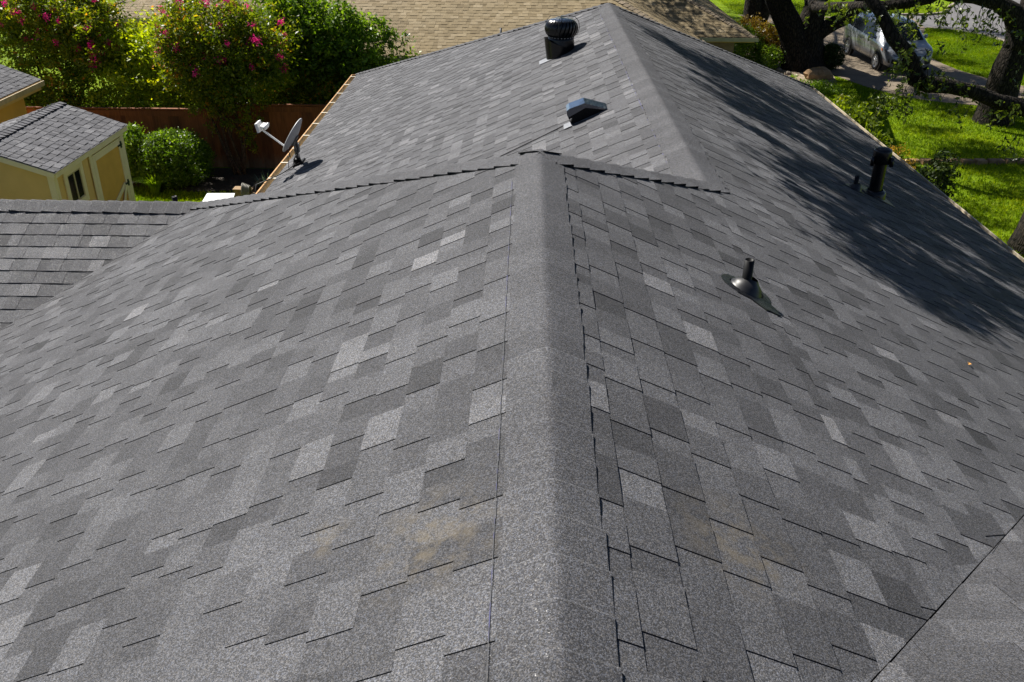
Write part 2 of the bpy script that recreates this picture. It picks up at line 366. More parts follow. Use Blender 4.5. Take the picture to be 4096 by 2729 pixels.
def ridge_caps(mb, P0, P1, dA, dB, hw=0.14, ex=0.143, seed=3, th=1.0, tone=(0.50, 0.06), r=0.013, el=0.008):
    """folded cap shingles from P0 to P1, the thick butt of each piece towards P0; dA, dB point down the two slopes"""
    rd = random.Random(seed); P0, P1, dA, dB = map(V3, (P0, P1, dA, dB)); L = np.linalg.norm(P1 - P0); d = (P1 - P0) / L
    dA = dA - d * np.dot(dA, d); dA /= np.linalg.norm(dA); dB = dB - d * np.dot(dB, d); dB /= np.linalg.norm(dB)
    up = -(dA + dB); up /= np.linalg.norm(up)
    nA = np.cross(d, dA); nA *= np.sign(np.dot(nA, up)); nB = np.cross(d, dB); nB *= np.sign(np.dot(nB, up))
    n = 31; W = np.linspace(-1, 1, n); n_p = int(math.ceil(L / ex))
    sp = lambda x: (x + math.sqrt(x * x + r * r)) / 2 - r * 0.15
    for i in range(n_p):
        s0 = i * ex; s1 = min(s0 + ex + 0.02, L + 0.02); hwi = hw * rd.uniform(0.965, 1.035); tn = rd.gauss(*tone)
        la, lb = rd.uniform(0.0, el) * th, rd.uniform(0.0, el) * th; sk = rd.uniform(-0.004, 0.004)
        rows = []
        for (s, h0, kk) in ((s0, 0.0125, 1.0), (s0 + .007, 0.0150, 1.0), ((s0 + s1) / 2, 0.0105, 0.45), (s1, 0.0075, 0.0)):
            row = []
            for w_ in W:
                x = w_ * hwi; N_ = nA * sp(-x) + nB * sp(x); N_ /= np.linalg.norm(N_)
                e_ = abs(w_) ** 3 * kk * (la if w_ < 0 else lb)
                row.append(P0 + d * (s + sk * w_) + dA * sp(-x) + dB * sp(x) + N_ * (h0 * (.55 + .45 * th) + e_) - up * 0.0015)
            rows.append(row)
        vs = [p for r_ in rows for p in r_]; fs = [(j * n + q, j * n + q + 1, (j + 1) * n + q + 1, (j + 1) * n + q) for j in range(3) for q in range(n - 1)]
        sm = mb.smooth; mb.smooth = True; mb.add(vs, fs[:n - 1], min(1, tn + .16)); mb.smooth = True; mb.add(vs, fs[n - 1:], tn); mb.smooth = sm
        fr = rows[0]; lo = [p - up * 0.016 * th for p in fr]
        mb.add(fr + lo, [(q, q + 1, n + q + 1, n + q) for q in range(n - 1)], max(0, tn - .4))
        for q, D in ((0, -nA), (n - 1, -nB)):
            e0 = [rw[q] for rw in rows]; e1 = [p + D * 0.0045 * th for p in e0]
            mb.add(e0 + e1, [(0, 1, 5, 4), (1, 2, 6, 5), (2, 3, 7, 6)], max(0, tn - .4))

house = empty('grey_roofed_house', (0, 8, 0))
tag(house, 'large house in front with a dark grey shingle hip roof filling the picture', 'house')
def hb(mb, name, mats, par=house):
    """child of the house, which stands at (0, 8, 0)"""
    mb.v = [(x - 0, y - 8, z) for x, y, z in mb.v]; return mb.build(name, mats, par)
# shingle noise uses object coordinates, so roof meshes keep world-like coordinates offset by the house base
xA, yA, zA = 0.082, 4.862, GZ - 1.4356
xr, yr0, yr1 = 1.241, 6.021, 14.571; zr = zA - T * (xr - xA)
wx, wy = -2.959, 7.903; zw = zA - T * (xA - wx)
XL, XR = -3.71, 5.66                                          # eaves of the rear block
Lk = lambda x: -x
kL, kR = 1.158, 0.90
UL = dict(U=(0, 1, 0), V=(-CA, 0, -SA), N=(-SA, 0, CA)); UR = dict(U=(0, 1, 0), V=(CA, 0, -SA), N=(SA, 0, CA))
# left slope of the front block (faces -x)
mb = MB(); D1 = 3.041
def l_max(v):
    d = v * CA; return yA + d - .05 if d < D1 else wy - (d - D1) * 1.12
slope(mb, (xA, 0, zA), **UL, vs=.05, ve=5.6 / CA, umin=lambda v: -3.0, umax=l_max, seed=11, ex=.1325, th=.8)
deck(mb, [(xA, -3, zA), (xA, yA, zA), (wx, wy, zw), (-5.52, wy - 2.56 * 1.12, zA - T * 5.6), (-5.52, -3, zA - T * 5.6)], UL['N'])
hb(mb, 'roof_slope', M['shingle'])
# right slope, one plane through both blocks (faces +x), cut by the valley of the entry wing at its near end
mb = MB(); vx0, vy0, vk = 0.877, 1.592, 1.147
r_min = lambda v: max(-3.0, vy0 + vk * (xA + v * CA - vx0))
dR = xr - xA
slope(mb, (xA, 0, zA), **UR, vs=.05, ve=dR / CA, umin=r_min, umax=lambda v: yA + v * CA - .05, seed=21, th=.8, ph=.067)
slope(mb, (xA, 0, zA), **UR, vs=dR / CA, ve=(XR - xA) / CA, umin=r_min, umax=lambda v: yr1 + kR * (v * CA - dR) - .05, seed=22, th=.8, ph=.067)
deck(mb, [(xA, -3, zA), (xA, yA, zA), (xr, yr0, zr), (xr, yr1, zr), (XR, yr1 + kR * (XR - xr), zA - T * (XR - xA)), (XR, vy0 + vk * (XR - vx0), zA - T * (XR - xA)), (vx0 - 4, -3, zA - T * 0.0)][:6], UR['N'])
hb(mb, 'roof_slope', M['shingle'])
# left slope of the rear block
mb = MB()
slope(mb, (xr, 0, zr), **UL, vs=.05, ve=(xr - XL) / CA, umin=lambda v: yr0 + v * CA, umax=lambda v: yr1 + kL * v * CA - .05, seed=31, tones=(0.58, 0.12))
deck(mb, [(xr, yr0, zr), (xr, yr1, zr), (XL, yr1 + kL * (xr - XL), zr - T * (xr - XL)), (XL, yr0 + (xr - XL), zr - T * (xr - XL))], UL['N'])
hb(mb, 'roof_slope', M['shingle'])
# near slope of the left wing (faces the camera side, -y)
mb = MB(); ze = 3.13; dW = (zw - ze) / T
slope(mb, (0, wy, zw), U=(1, 0, 0), V=(0, -CA, -SA), N=(0, -SA, CA), vs=.05, ve=dW / CA, umin=lambda v: -13.0, umax=lambda v: wx - v * CA / 1.12 + 0.02, seed=41, th=1.5, td=.4, tones=(0.6, 0.12))
deck(mb, [(-13, wy, zw), (wx, wy, zw), (wx - dW, wy - dW, ze), (-13, wy - dW, ze)], (0, -SA, CA))
hb(mb, 'roof_slope', M['shingle'])
# far slopes: behind the hip and the left wing, and the end hip of the rear block
mb = MB()
slope(mb, (0, wy, zw), U=(1, 0, 0), V=(0, CA, -SA), N=(0, SA, CA), vs=.05, ve=dW / CA, umin=lambda v: -13.0, umax=lambda v: min(wx + 6.2 - 0 * v, xr - (wy + v * CA - yr0)) if wy + v * CA > yr0 else wx, seed=51)
deck(mb, [(-13, wy, zw), (wx, wy, zw), (xA, yA, zA), (xr, yr0, zr), (xr - (wy + dW - yr0), wy + dW, ze), (-13, wy + dW, ze)], (0, SA, CA))
hb(mb, 'roof_slope', M['shingle'])
mb = MB(); pa, pb, pc = V3((xr, yr1, zr)), V3((XL, yr1 + kL * (xr - XL), zr - T * (xr - XL))), V3((XR, yr1 + kR * (XR - xr), zA - T * (XR - xA)))
nn = np.cross(pb - pa, pc - pa); nn *= np.sign(nn[2]); nn /= np.linalg.norm(nn)
mb.poly([pa, pc, pb], .45); deck(mb, [pa, pb, pc], nn); hb(mb, 'roof_slope', M['shingle'])
# far slope of the entry wing, lower right corner of the picture (faces +y)
mb = MB(); tw_ = T / vk; cw = 1 / math.sqrt(1 + tw_ * tw_); sw = tw_ * cw; zv = zA - T * (vx0 - xA)
zof = lambda y: zv - tw_ * (y - vy0)
slope(mb, (0, -1.5, zof(-1.5)), U=(1, 0, 0), V=(0, cw, -sw), N=(0, sw, cw), vs=0, ve=8.5 / cw, umin=lambda v: vx0 + (-1.5 + v * cw - vy0) / vk + 0.008, umax=lambda v: 10.0, seed=61, th=.6, tones=(0.36, 0.06))
deck(mb, [(vx0 - 3.1 / vk, -1.5, zof(-1.5)), (10, -1.5, zof(-1.5)), (10, 7, zof(7)), (vx0 + (7 - vy0) / vk, 7, zof(7))], (0, sw, cw))
hb(mb, 'roof_slope', M['shingle'])
# ridge and hip caps
def caps(name, P0, P1, dA, dB, **k):
    m_ = MB(); ridge_caps(m_, P0, P1, dA, dB, **k); return hb(m_, name, M['shingle'])
dl, dr, df, dn = (-CA, 0, -SA), (CA, 0, -SA), (0, CA, -SA), (0, -CA, -SA)
caps('ridge_cap', (xA, yA + .05, zA), (xA, -2.5, zA), dl, dr, seed=2, hw=0.138, el=.0025, th=.6)
caps('ridge_cap', (wx, wy, zw), (xA, yA, zA), dl, df, seed=3, hw=0.145, th=1.25)
caps('ridge_cap', (xr + .09, yr0 + .09, zr - .045), (xA, yA, zA), dr, df, seed=4, hw=0.145, th=1.4)
caps('ridge_cap', (xr, yr1, zr), (xr, yr0, zr), dl, dr, seed=5, hw=0.17)
caps('ridge_cap', (-13, wy, zw), (wx + .1, wy, zw), dn, df, seed=6, hw=0.15, th=1.25)
dE = pb + pc - 2 * pa; dE /= np.linalg.norm(dE)
caps('ridge_cap', pb, pa, dl, dE, seed=7, hw=0.14, th=1.4)
caps('ridge_cap', pc, pa, dr, dE, seed=8, hw=0.14, th=1.4)
# blue chalk guide lines beside the caps
def chalk(P0, P1, nor, wd):
    m_ = MB(); P0, P1, nor = V3(P0), V3(P1), V3(nor); d = P1 - P0; s_ = np.cross(d / np.linalg.norm(d), nor) * wd; n = 60
    for i in range(n): a_, b_ = P0 + d * i / n + nor * .0082, P0 + d * (i + 1) / n + nor * .0082; m_.quad(a_ - s_, b_ - s_, b_ + s_, a_ + s_)
    hb(m_, 'chalk_line', M['chalk'])
o_ = lambda x, y, z, dd, s: (x + dd[0] * s, y + dd[1] * s, z + dd[2] * s)
chalk(o_(xr, yr0 + .3, zr, dl, .179), o_(xr, yr1 - .3, zr, dl, .179), UL['N'], .003)
chalk(o_(xA, 1.2, zA, dl, .157), o_(xA, yA - .3, zA, dl, .157), UL['N'], .0011)
# left gutter of the rear block: open trough with a tan outer lip and white straps
gy0, gy1 = yr0 + (xr - XL) - 0.1, yr1 + kL * (xr - XL) - .15; zg = zr - T * (xr - XL)
mb = MB(); g = XL + 0.03
prof = [(g, zg - .01), (g, zg - .11), (g - .09, zg - .11), (g - .125, zg + .0)]
for (x0, z0), (x1, z1) in zip(prof[:-1], prof[1:]):
    mb.quad((x0, gy0, z0), (x0, gy1, z0), (x1, gy1, z1), (x1, gy0, z1)); mb.quad((x0 + .004, gy0, z0 - .004), (x1 - .004, gy0, z1 - .004), (x1 - .004, gy1, z1 - .004), (x0 + .004, gy1, z0 - .004))
gut = hb(mb, 'gutter', M['gutter'])
mb = MB(); mb.span(g - .144, g - .124, gy0, gy1, zg - .03, zg + .004); mb.span(g - .15, g + .06, gy1, gy1 + .02, zg - .1, zg + .006); hb(mb, 'gutter_lip', M['gutter_lip'])
y_ = gy0 + .5
while y_ < gy1:
    m_ = MB(); m_.span(g - .14, g + .03, y_, y_ + .028, zg + .001, zg + .009); hb(m_, 'gutter_strap', M['strap']); y_ += 0.78
# right eave gutter
zg2 = zA - T * (XR - xA); ry0, ry1 = vy0 + vk * (XR - vx0), yr1 + kR * (XR - xr)
mb = MB(); mb.span(XR - .01, XR + .015, ry0, ry1, zg2 - .14, zg2 - .01); mb.span(XR + .015, XR + .085, ry0, ry1, zg2 - .14, zg2 - .12); hb(mb, 'gutter', M['gutter_white'])
mb = MB(); y_ = ry0
while y_ < ry1 - .2:
    ye_ = min(y_ + 3.02, ry1); mb.span(XR + .08, XR + .098, y_, ye_ - .02, zg2 - .13, zg2 - .02); y_ = ye_
hb(mb, 'gutter_lip', M['gutter_white'])
# walls, soffits
mb = MB(); mb.span(-3.25, 5.2, 6.0, 17.6, 0, 3.0); mb.span(-5.0, 5.2, -2.5, 6.0, 0, 2.95); mb.span(-12.6, -3.25, wy - 2.4, wy + 2.4, 0, 2.95); mb.span(5.2, 9.6, -1.0, 6.4, 0, 2.9)
hb(mb, 'wall', M['brick'])
for q in ((XL + .03, -3.25, gy0, gy1 - .4, 3.01, 3.05), (5.2, XR - .02, ry0, ry1, 3.03, 3.07)): mb = MB(); mb.span(*q); hb(mb, 'soffit', M['soffit'])

# ---------------- things on the roof ----------------
def rz_slope(N, U):
    """matrix whose columns are U, N x U and N: local x along U, z out of the slope"""
    N, U = V3(N), V3(U); return np.array([U, np.cross(N, U), N]).T
def place(mb, o): mb.v = [tuple(np.array(p) - np.array(o.location)) for p in mb.v]
def part(mb, name, mats, root): place(mb, root); return mb.build(name, mats, root)
zL = lambda x: zr - T * (xr - x)            # rear block, left slope
zR = lambda x: zA - T * (x - xA)

# turbine ventilator
tx, ty = 0.46, 12.47; tz = zL(tx)
tv = empty('turbine_vent', (tx, ty, tz)); tag(tv, 'black spinning turbine vent with curved vanes near the far end of the grey roof', 'roof vent')
ax = V3((0, 0, 1))
mb = MB(); NL = V3(UL['N']); n_ = 28; lo = []; hi = []
for k in range(n_):
    t = 2 * math.pi * k / n_; x_, y_ = .185 * math.cos(t), .185 * math.sin(t)
    lo.append((tx + x_, ty + y_, zL(tx + x_) + .004)); hi.append((tx + .205 * math.cos(t) - .02, ty + .205 * math.sin(t), tz + .15 - .07 * math.cos(t)))
mb.smooth = True; mb.add(lo + hi, [(k, (k + 1) % n_, n_ + (k + 1) % n_, n_ + k) for k in range(n_)]); mb.smooth = False
part(mb, 'base_collar', M['black_metal'], tv)
mb = MB(); mb.smooth = True; mb.lathe((tx, ty, tz), [(.185, .03), (.178, .17), (.172, .2), (.172, .225), (.15, .23)], 28); part(mb, 'throat', M['black_metal'], tv)
mb = MB(); Rm = rz_slope(NL, (0, 1, 0)); mb.box((tx - .1, ty - .03, zL(tx - .1) + .008), (.24, .40, .004), np.array([V3((0, 1, 0)), V3(UL['V']), NL]).T); part(mb, 'flashing', M['lead'], tv)
def rivets(mb, r_, z_):
    for k in range(24):
        t = 2 * math.pi * k / 24; mb.box((tx + r_ * math.cos(t), ty + r_ * math.sin(t), tz + z_), (.009, .009, .009))
mb = MB(); nv = 24; prof = []
for j in range(13):
    q = j / 12; ang = -1.15 + q * 2.3; prof.append((0.10 + .122 * math.cos(ang * .98) , .345 + .115 * math.sin(ang) / math.sin(1.15)))
for k in range(nv):
    vs = []; fs = []
    for j, (r_, z_) in enumerate(prof):
        tw2 = 0.42 * j / 12; t0 = 2 * math.pi * k / nv + tw2; t1 = t0 + 2 * math.pi / nv * 1.12
        for m2, (t, rr) in enumerate(((t0, r_), ((t0 + t1) / 2, r_ * 0.985), (t1, r_ * .90))): vs.append((tx + rr * math.cos(t), ty + rr * math.sin(t), tz + z_))
    for j in range(12):
        fs += [(j * 3, j * 3 + 1, j * 3 + 4, j * 3 + 3), (j * 3 + 1, j * 3 + 2, j * 3 + 5, j * 3 + 4)]
    mb.smooth = True; mb.add(vs, fs)
part(mb, 'vanes', M['black_metal'], tv)
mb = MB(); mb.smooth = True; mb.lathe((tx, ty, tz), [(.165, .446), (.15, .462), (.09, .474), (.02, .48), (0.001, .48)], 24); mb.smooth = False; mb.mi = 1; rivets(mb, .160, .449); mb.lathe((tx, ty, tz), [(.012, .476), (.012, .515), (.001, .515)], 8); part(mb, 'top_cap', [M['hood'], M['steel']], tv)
mb = MB(); mb.smooth = True; mb.lathe((tx, ty, tz), [(.16, .226), (.172, .228), (.172, .243), (.16, .246)], 28); mb.smooth = False; mb.mi = 1; rivets(mb, .172, .236); part(mb, 'lower_ring', [M['black_metal'], M['steel']], tv)
mb = MB()
for t in (R(20), R(140), R(260)):
    c_, s_ = math.cos(t), math.sin(t); pr = [(.165, .22), (.235, .26), (.258, .34), (.245, .43), (.19, .49), (.09, .503), (.0, .495)]
    mb.tube([(tx + r_ * c_, ty + r_ * s_, tz + z_) for r_, z_ in pr], .0042, 6)
part(mb, 'brace', M['black_metal'], tv)

tv.scale = (1, 1, .95)
# box shaped exhaust hood
hx, hy = 0.63, 8.93; hz = zL(hx)
hd = empty('exhaust_hood', (hx, hy, hz)); tag(hd, 'black slant-back exhaust hood with grey flashing halfway up the grey roof', 'roof vent')
Bu, Bv, Bn = V3((0, -1, 0)), V3(UL['V']), NL             # u towards camera, v down slope, n out
HP = lambda u, v, n: V3((hx, hy, hz)) + Bu * u + Bv * v + Bn * n
mb = MB(); w_ = .115; L_ = .19
sec = [(-L_, .012), (-.01, .155), (L_ - .045, .165), (L_ - .012, .155), (L_, .125), (L_, .012)]     # (v, n) long profile, low end uphill
for (a0, b0), (a1, b1) in zip(sec[:-1], sec[1:]):
    mb.quad(HP(-w_, a0, b0), HP(w_, a0, b0), HP(w_, a1, b1), HP(-w_, a1, b1))
mb.poly([HP(w_, *s) for s in sec[:1] + sec[1:2]] + [HP(w_, L_ - .045, .165), HP(w_, L_ - .012, .155), HP(w_, L_, .125), HP(w_, L_, .09), HP(w_, 0, .11), HP(w_, -L_ + .03, .02)])
mb.poly([HP(-w_, *s) for s in sec])
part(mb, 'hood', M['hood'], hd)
mb = MB(); mb.poly([HP(w_ - .02, -L_ + .05, .003), HP(w_ - .02, L_ - .03, .003), HP(w_ - .02, L_ - .03, .12), HP(w_ - .02, -.02, .12)])
for k in range(14):
    v_ = -.1 + k * .02; mb.box(HP(w_ - .012, v_, .05), (.004, .003, .09), np.array([Bu, Bv, Bn]).T)
part(mb, 'grille', M['black_matte'], hd)
mb = MB(); mb.box(HP(.07, L_ + .035, .012), (.17, .09, .003), np.array([Bu, Bv, Bn]).T); mb.box(HP(.0, .0, .008), (.24, .36, .003), np.array([Bu, Bv, Bn]).T)
part(mb, 'flashing', M['lead'], hd)

# soil pipe with a cone shaped boot, near the camera
def vent_pipe(name, x, y, pr, ph, br, label, boot, tilt=0.0, tar=False):
    z = zR(x); t = empty(name, (x, y, z)); tag(t, label, 'vent pipe'); N = V3(UR['N'])
    Mx = np.array([V3((0, 1, 0)), np.cross(N, V3((0, 1, 0))), N]).T
    m_ = MB(); m_.smooth = True
    m_.lathe((x, y, z), [(br * 1.0, .006), (br * .98, .014), (br * .9, .018), (br * .84, .034), (br * .55, .052), (pr * 1.5, .062), (pr * 1.25, .07)], 28, Mx)
    b_ = part(m_, 'boot', M['boot'], t)
    m_ = MB(); m_.smooth = True
    m_.lathe((x, y, z), [(br * 1.32, .0075), (br * 1.05, .010), (br * .9, .012)], 28, Mx @ np.diag([1.0, 1.25, 1])); part(m_, 'flashing', M['tar'], t)
    m_ = MB(); m_.smooth = True; m_.lathe((x, y, z), [(pr, .0), (pr, ph), (pr * .8, ph), (pr * .8, ph - .08), (0.001, ph - .08)], 20); part(m_, 'pipe', M['black_matte'], t)
    return t
M['boot'] = simple('black rubber boot', (0.012, 0.012, 0.0135), 0.42, 0, 0.4, 25, 0, 0.5)
p1 = vent_pipe('vent_pipe', 1.118, 4.14, .0245, .165, .088, 'small black pipe in a round rubber boot, alone on the sunlit right slope', True)
mb = MB(); rd = random.Random(4)                              # roof cement smeared beside the boot
pts = []
for k in range(22):
    t = 2 * math.pi * k / 22; r1 = .085 * (1 + .22 * rd.uniform(-1, 1)); du, dv = r1 * 1.45 * math.cos(t), r1 * .62 * math.sin(t)
    c_, s_ = math.cos(R(-48)), math.sin(R(-48)); u_, v_ = du * c_ - dv * s_, du * s_ + dv * c_
    pts.append(V3((1.118, 4.14, zR(1.118))) + V3((0, 1, 0)) * (u_ - .1) + V3(UR['V']) * (-v_ * -1 + .06) + V3(UR['N']) * .0105)
mb.poly(pts)
pts = [V3((1.118, 4.14, zR(1.118))) + V3((0, 1, 0)) * (.06 + .03 * math.cos(t)) + V3(UR['V']) * (-.085 + .02 * math.sin(t)) + V3(UR['N']) * .0115 for t in np.linspace(0, 6.28, 12)[:-1]]
mb.poly(pts); part(mb, 'cement', M['tar'], p1)
p2 = vent_pipe('vent_pipe', 3.33, 8.80, .023, .14, .07, 'small black pipe standing beside the tall capped flue in the tree shade', True)
# tall capped flue
fx, fy = 3.64, 9.06; fz = zR(fx)
fl = empty('flue', (fx, fy, fz)); tag(fl, 'tall black flue with a drum shaped cap standing in the tree shade', 'chimney flue')
mb = MB(); mb.smooth = True; mb.lathe((fx, fy, fz), [(.066, -.02), (.066, .40)], 24); part(mb, 'pipe', M['black_metal'], fl)
mb = MB(); mb.smooth = True; mb.lathe((fx, fy, fz), [(.078, .06), (.10, .05), (.112, .03), (.115, -.06)], 24); part(mb, 'storm_collar', M['black_metal'], fl)
mb = MB(); mb.smooth = True; mb.lathe((fx, fy, fz), [(.066, .34), (.091, .345), (.091, .47), (.084, .485), (.05, .50), (.001, .505)], 24)
for k in range(3):
    t = R(200 + 120 * k); mb.box((fx + .108 * math.cos(t), fy + .108 * math.sin(t), fz + .37), (.03, .03, .09))
part(mb, 'cap', M['black_metal'], fl)
mb = MB(); Nr = V3(UR['N']); mb.box((fx, fy, zR(fx) + .011), (.4, .36, .003), np.array([V3((0, 1, 0)), V3(UR['V']), Nr]).T); part(mb, 'flashing', M['tar'], fl)
# pipe behind the left wing's ridge
q = on_y(697, 785, 8.62); mb = MB(); mb.smooth = True; zz = zw - T * (8.62 - wy)
mb.lathe((q[0], 8.62, 0), [(.028, zz - .02), (.026, q[2] - .005), (.021, q[2]), (.018, q[2] - .06), (.001, q[2] - .06)], 20)
sp_ = empty('vent_pipe', (q[0], 8.62, zz)); tag(sp_, 'dark open pipe end peeping over the left ridge in front of the lawn', 'vent pipe')
part(mb, 'pipe', M['black_matte'], sp_)
mb = MB(); mb.smooth = True; mb.lathe((q[0], 8.62, zz), [(.08, .008), (.05, .03), (.03, .06)], 20, np.array([V3((1, 0, 0)), np.cross(V3((0, SA, CA)), V3((1, 0, 0))), V3((0, SA, CA))]).T); part(mb, 'boot', M['boot'], sp_)

# satellite dish
dx, dy = -3.40, 13.22; dz = zL(dx)
sd = empty('satellite_dish', (dx, dy, dz)); tag(sd, 'grey satellite dish on a short mast beside the left gutter', 'satellite dish')
cen = on_y(1170, 541, 12.86)
mb = MB(); mb.box((dx, dy, dz + .02), (.2, .17, .03), rz_slope(NL, (0, 1, 0))); mb.tube([(dx - .02, dy, dz + .02), (dx - .03, dy - .02, dz + .1)], [.07, .045], 8); part(mb, 'base_plate', M['black_matte'], sd)
mast_t = on_y(1187, 588, 13.17)
mb = MB(); mb.smooth = True; mb.tube([(dx, dy, dz + .03), (dx - .02, dy - .02, dz + .15), mast_t], [.027, .027, .027], 12); part(mb, 'mast', M['galv'], sd)
# reflector: oval paraboloid facing left (away from the roof), rim seen almost edge on
aim = V3((-.84, .07, .50)); aim /= np.linalg.norm(aim)           # boresight
sideA = np.cross(V3((0, 0, 1)), aim); sideA /= np.linalg.norm(sideA); upA = np.cross(aim, sideA)
rollA = R(-16); s2 = sideA * math.cos(rollA) + upA * math.sin(rollA); u2 = -sideA * math.sin(rollA) + upA * math.cos(rollA)
RA, RB, DEP = .285, .225, .055
def dish_pt(r_, t, off=0): return cen + s2 * (RA * .86 * r_ * math.cos(t)) + u2 * (RB * 1.22 * r_ * math.sin(t)) + aim * (DEP * (r_ * r_ - 1) + off)
mb = MB(); nr, na = 8, 40
for off in (0.0, -.006):
    vs = [dish_pt(j / nr, 2 * math.pi * k / na, off) for j in range(nr + 1) for k in range(na)]
    fs = [(j * na + k, j * na + (k + 1) % na, (j + 1) * na + (k + 1) % na, (j + 1) * na + k) for j in range(nr) for k in range(na)]
    mb.smooth = True; mb.add(vs, fs)
vs = [dish_pt(r_, 2 * math.pi * k / na, o) for r_, o in ((1, 0), (1.035, .004), (1.035, -.010), (1, -.006)) for k in range(na)]
mb.add(vs, [(j * na + k, j * na + (k + 1) % na, (j + 1) * na + (k + 1) % na, (j + 1) * na + k) for j in range(3) for k in range(na)])
part(mb, 'reflector', M['dish_front'], sd)
bk = cen - aim * (DEP + .01)
mb = MB(); mb.bar(bk - u2 * .12 + s2 * .03, bk + u2 * .03, .07, .03, up=aim); mb.bar(bk - u2 * .05, mast_t + V3((0, 0, .0)), .05, .06); mb.bar(mast_t - V3((0, 0, .08)), mast_t + V3((0, 0, .05)), .075, .07)
mb.bar(bk - u2 * .1 + s2 * .03, mast_t - V3((0, 0, .07)), .015, .04); part(mb, 'bracket', M['galv'], sd)
foot = cen - u2 * (RB * 1.18) - aim * .02; lnb = on_y(1042, 515, 12.86)
mb = MB(); mb.bar(foot + (cen - foot) * .02, lnb, .028, .022); part(mb, 'feed_arm', M['white_plastic'], sd)
mb = MB(); dA_ = (cen - lnb); dA_ /= np.linalg.norm(dA_)
mb.bar(lnb - dA_ * .035 + V3((0, 0, .02)), lnb - dA_ * .0 + V3((0, 0, .035)), .22, .13, tone=.5)
for k in (-1, 0, 1):
    c_ = lnb + V3((0.02, k * .07, .05)); mb.smooth = True; mb.tube([c_, c_ + dA_ * .06, c_ + dA_ * .062, c_ + dA_ * .085], [.022, .026, .036, .036], 12); mb.smooth = False
part(mb, 'receiver', M['white_plastic'], sd)
mb = MB(); mb.smooth = True
c0 = mast_t - V3((0, 0, .1))
mb.tube([c0, c0 + V3((-.04, -.05, -.06)), (dx - .05, dy - .06, dz + .1), (dx - .06, dy - .1, zL(dx - .06) + .03), (-3.62, 12.95, zL(-3.62) + .03), (-3.80, 12.75, zg + .03), (-3.9, 12.6, zg + .02), (-3.95, 12.5, zg - .3)], .0085, 7)
mb.tube([foot, foot + V3((.03, -.06, -.1)), (dx - .12, dy - .14, dz + .16), (dx - .14, dy - .1, zL(dx - .14) + .02), (dx - .02, dy - .05, dz + .05)], .006, 6)
mb.tube([c0 + V3((.02, 0, 0)), c0 + V3((.05, -.05, -.08)), (dx + .04, dy - .02, dz + .06), (dx + .1, dy - .02, zL(dx + .1) + .02)], .006, 6)
part(mb, 'coax_cable', M['rubber'], sd)
# thin cable across the rear slope to the hood
pp = [(hx - .25, 8.90), (0.2, 8.86), (-.25, 8.80), (-.62, 8.74), (-1.0, 8.66), (-1.4, 8.60)]
mb = MB(); mb.tube([(x, y, zL(x) + .018) for x, y in pp], .0055, 6)
tag(mb.build('roof_cable', M['rubber']), 'thin black cable lying on the grey roof below the exhaust hood', 'cable')
for i, (px, py, lab) in enumerate([(3348, 590, 'yellow dry leaf lying on shaded shingles beside the tall flue'), (3870, 1462, 'tiny brown leaf on the sunlit right slope below the shade')]):
    d = ray(px, py); N = V3(UR['N']); P0 = V3((xA, 0, zA)); o = V3((0, 0, GZ)); t = np.dot(P0 - o, N) / np.dot(d, N); c_ = o + d * t
    m_ = MB(); u_ = V3((.6, .8, 0)); u_ -= N * np.dot(u_, N); u_ /= np.linalg.norm(u_); s_ = np.cross(N, u_)
    k = .03; m_.add([c_ - u_ * k + N * .012, c_ - s_ * k * .45 + N * .02, c_ + u_ * k + N * .014, c_ + s_ * k * .45 + N * .018], [(0, 1, 2), (0, 2, 3)])
    tag(m_.build('dry_leaf', M['leaf_dry']), lab, 'leaf')

# ---------------- ground ----------------
def sheet(name, pts, z, mat, kind='structure'):
    mb = MB(); P = [(p[0], p[1], z) for p in pts]; n = len(P); lo = [(x, y, -0.3) for x, y, _ in P]
    mb.add(P + lo, [tuple(range(n))] + [(i, i + n, (i + 1) % n + n, (i + 1) % n) for i in range(n)])
    o = mb.build(name, mat); tag(o, kind=kind); return o
def gp(L): return [on_z(x, y)[:2] for x, y in L]
mb = MB(); mb.quad((-150, -60, 0), (170, -60, 0), (170, 260, 0), (-150, 260, 0)); tag(mb.build('ground', M['lawn']), kind='structure')
# the driveway sweeps past the van; the street crosses the top right corner
drv = gp([(2950, 60), (3130, 62), (3290, 68), (3640, 64), (3700, 112), (3690, 150), (3700, 222), (3768, 255), (3827, 279), (3886, 297), (3987, 326), (4120, 350), (4330, 370), (4330, 470), (4120, 440), (3916, 424), (3708, 403), (3590, 382), (3471, 350), (3352, 308), (3280, 275), (3230, 200), (3180, 120)])
sheet('driveway', drv, 0.012, M['concrete'])
lawn2 = gp([(3702, 114), (3800, 120), (3950, 145), (4050, 182), (4180, 215), (4180, 350), (4120, 345), (3987, 324), (3886, 295), (3827, 277), (3768, 253), (3722, 228)])
st = gp([(3640, 64), (3700, 66), (3780, 57), (3800, 30), (3840, 10), (3850, -30), (4700, -30), (4700, 330), (4200, 230), (4180, 212), (4050, 178), (3950, 142), (3800, 117), (3700, 112)])
sheet('street', st, 0.016, M['asphalt'])
kb = MB()
kl = gp([(3560, 66), (3640, 62), (3700, 64), (3780, 55), (3800, 28), (3840, 8), (3850, -30)])
for p, q in zip(kl[:-1], kl[1:]): kb.bar((*p, .05), (*q, .05), .16, .12)
kl = gp([(3700, 113), (3800, 119), (3950, 143), (4050, 180), (4180, 214)])
for p, q in zip(kl[:-1], kl[1:]): kb.bar((*p, .02), (*q, .02), .3, .05)
tag(kb.build('kerb', M['kerb']), kind='structure')
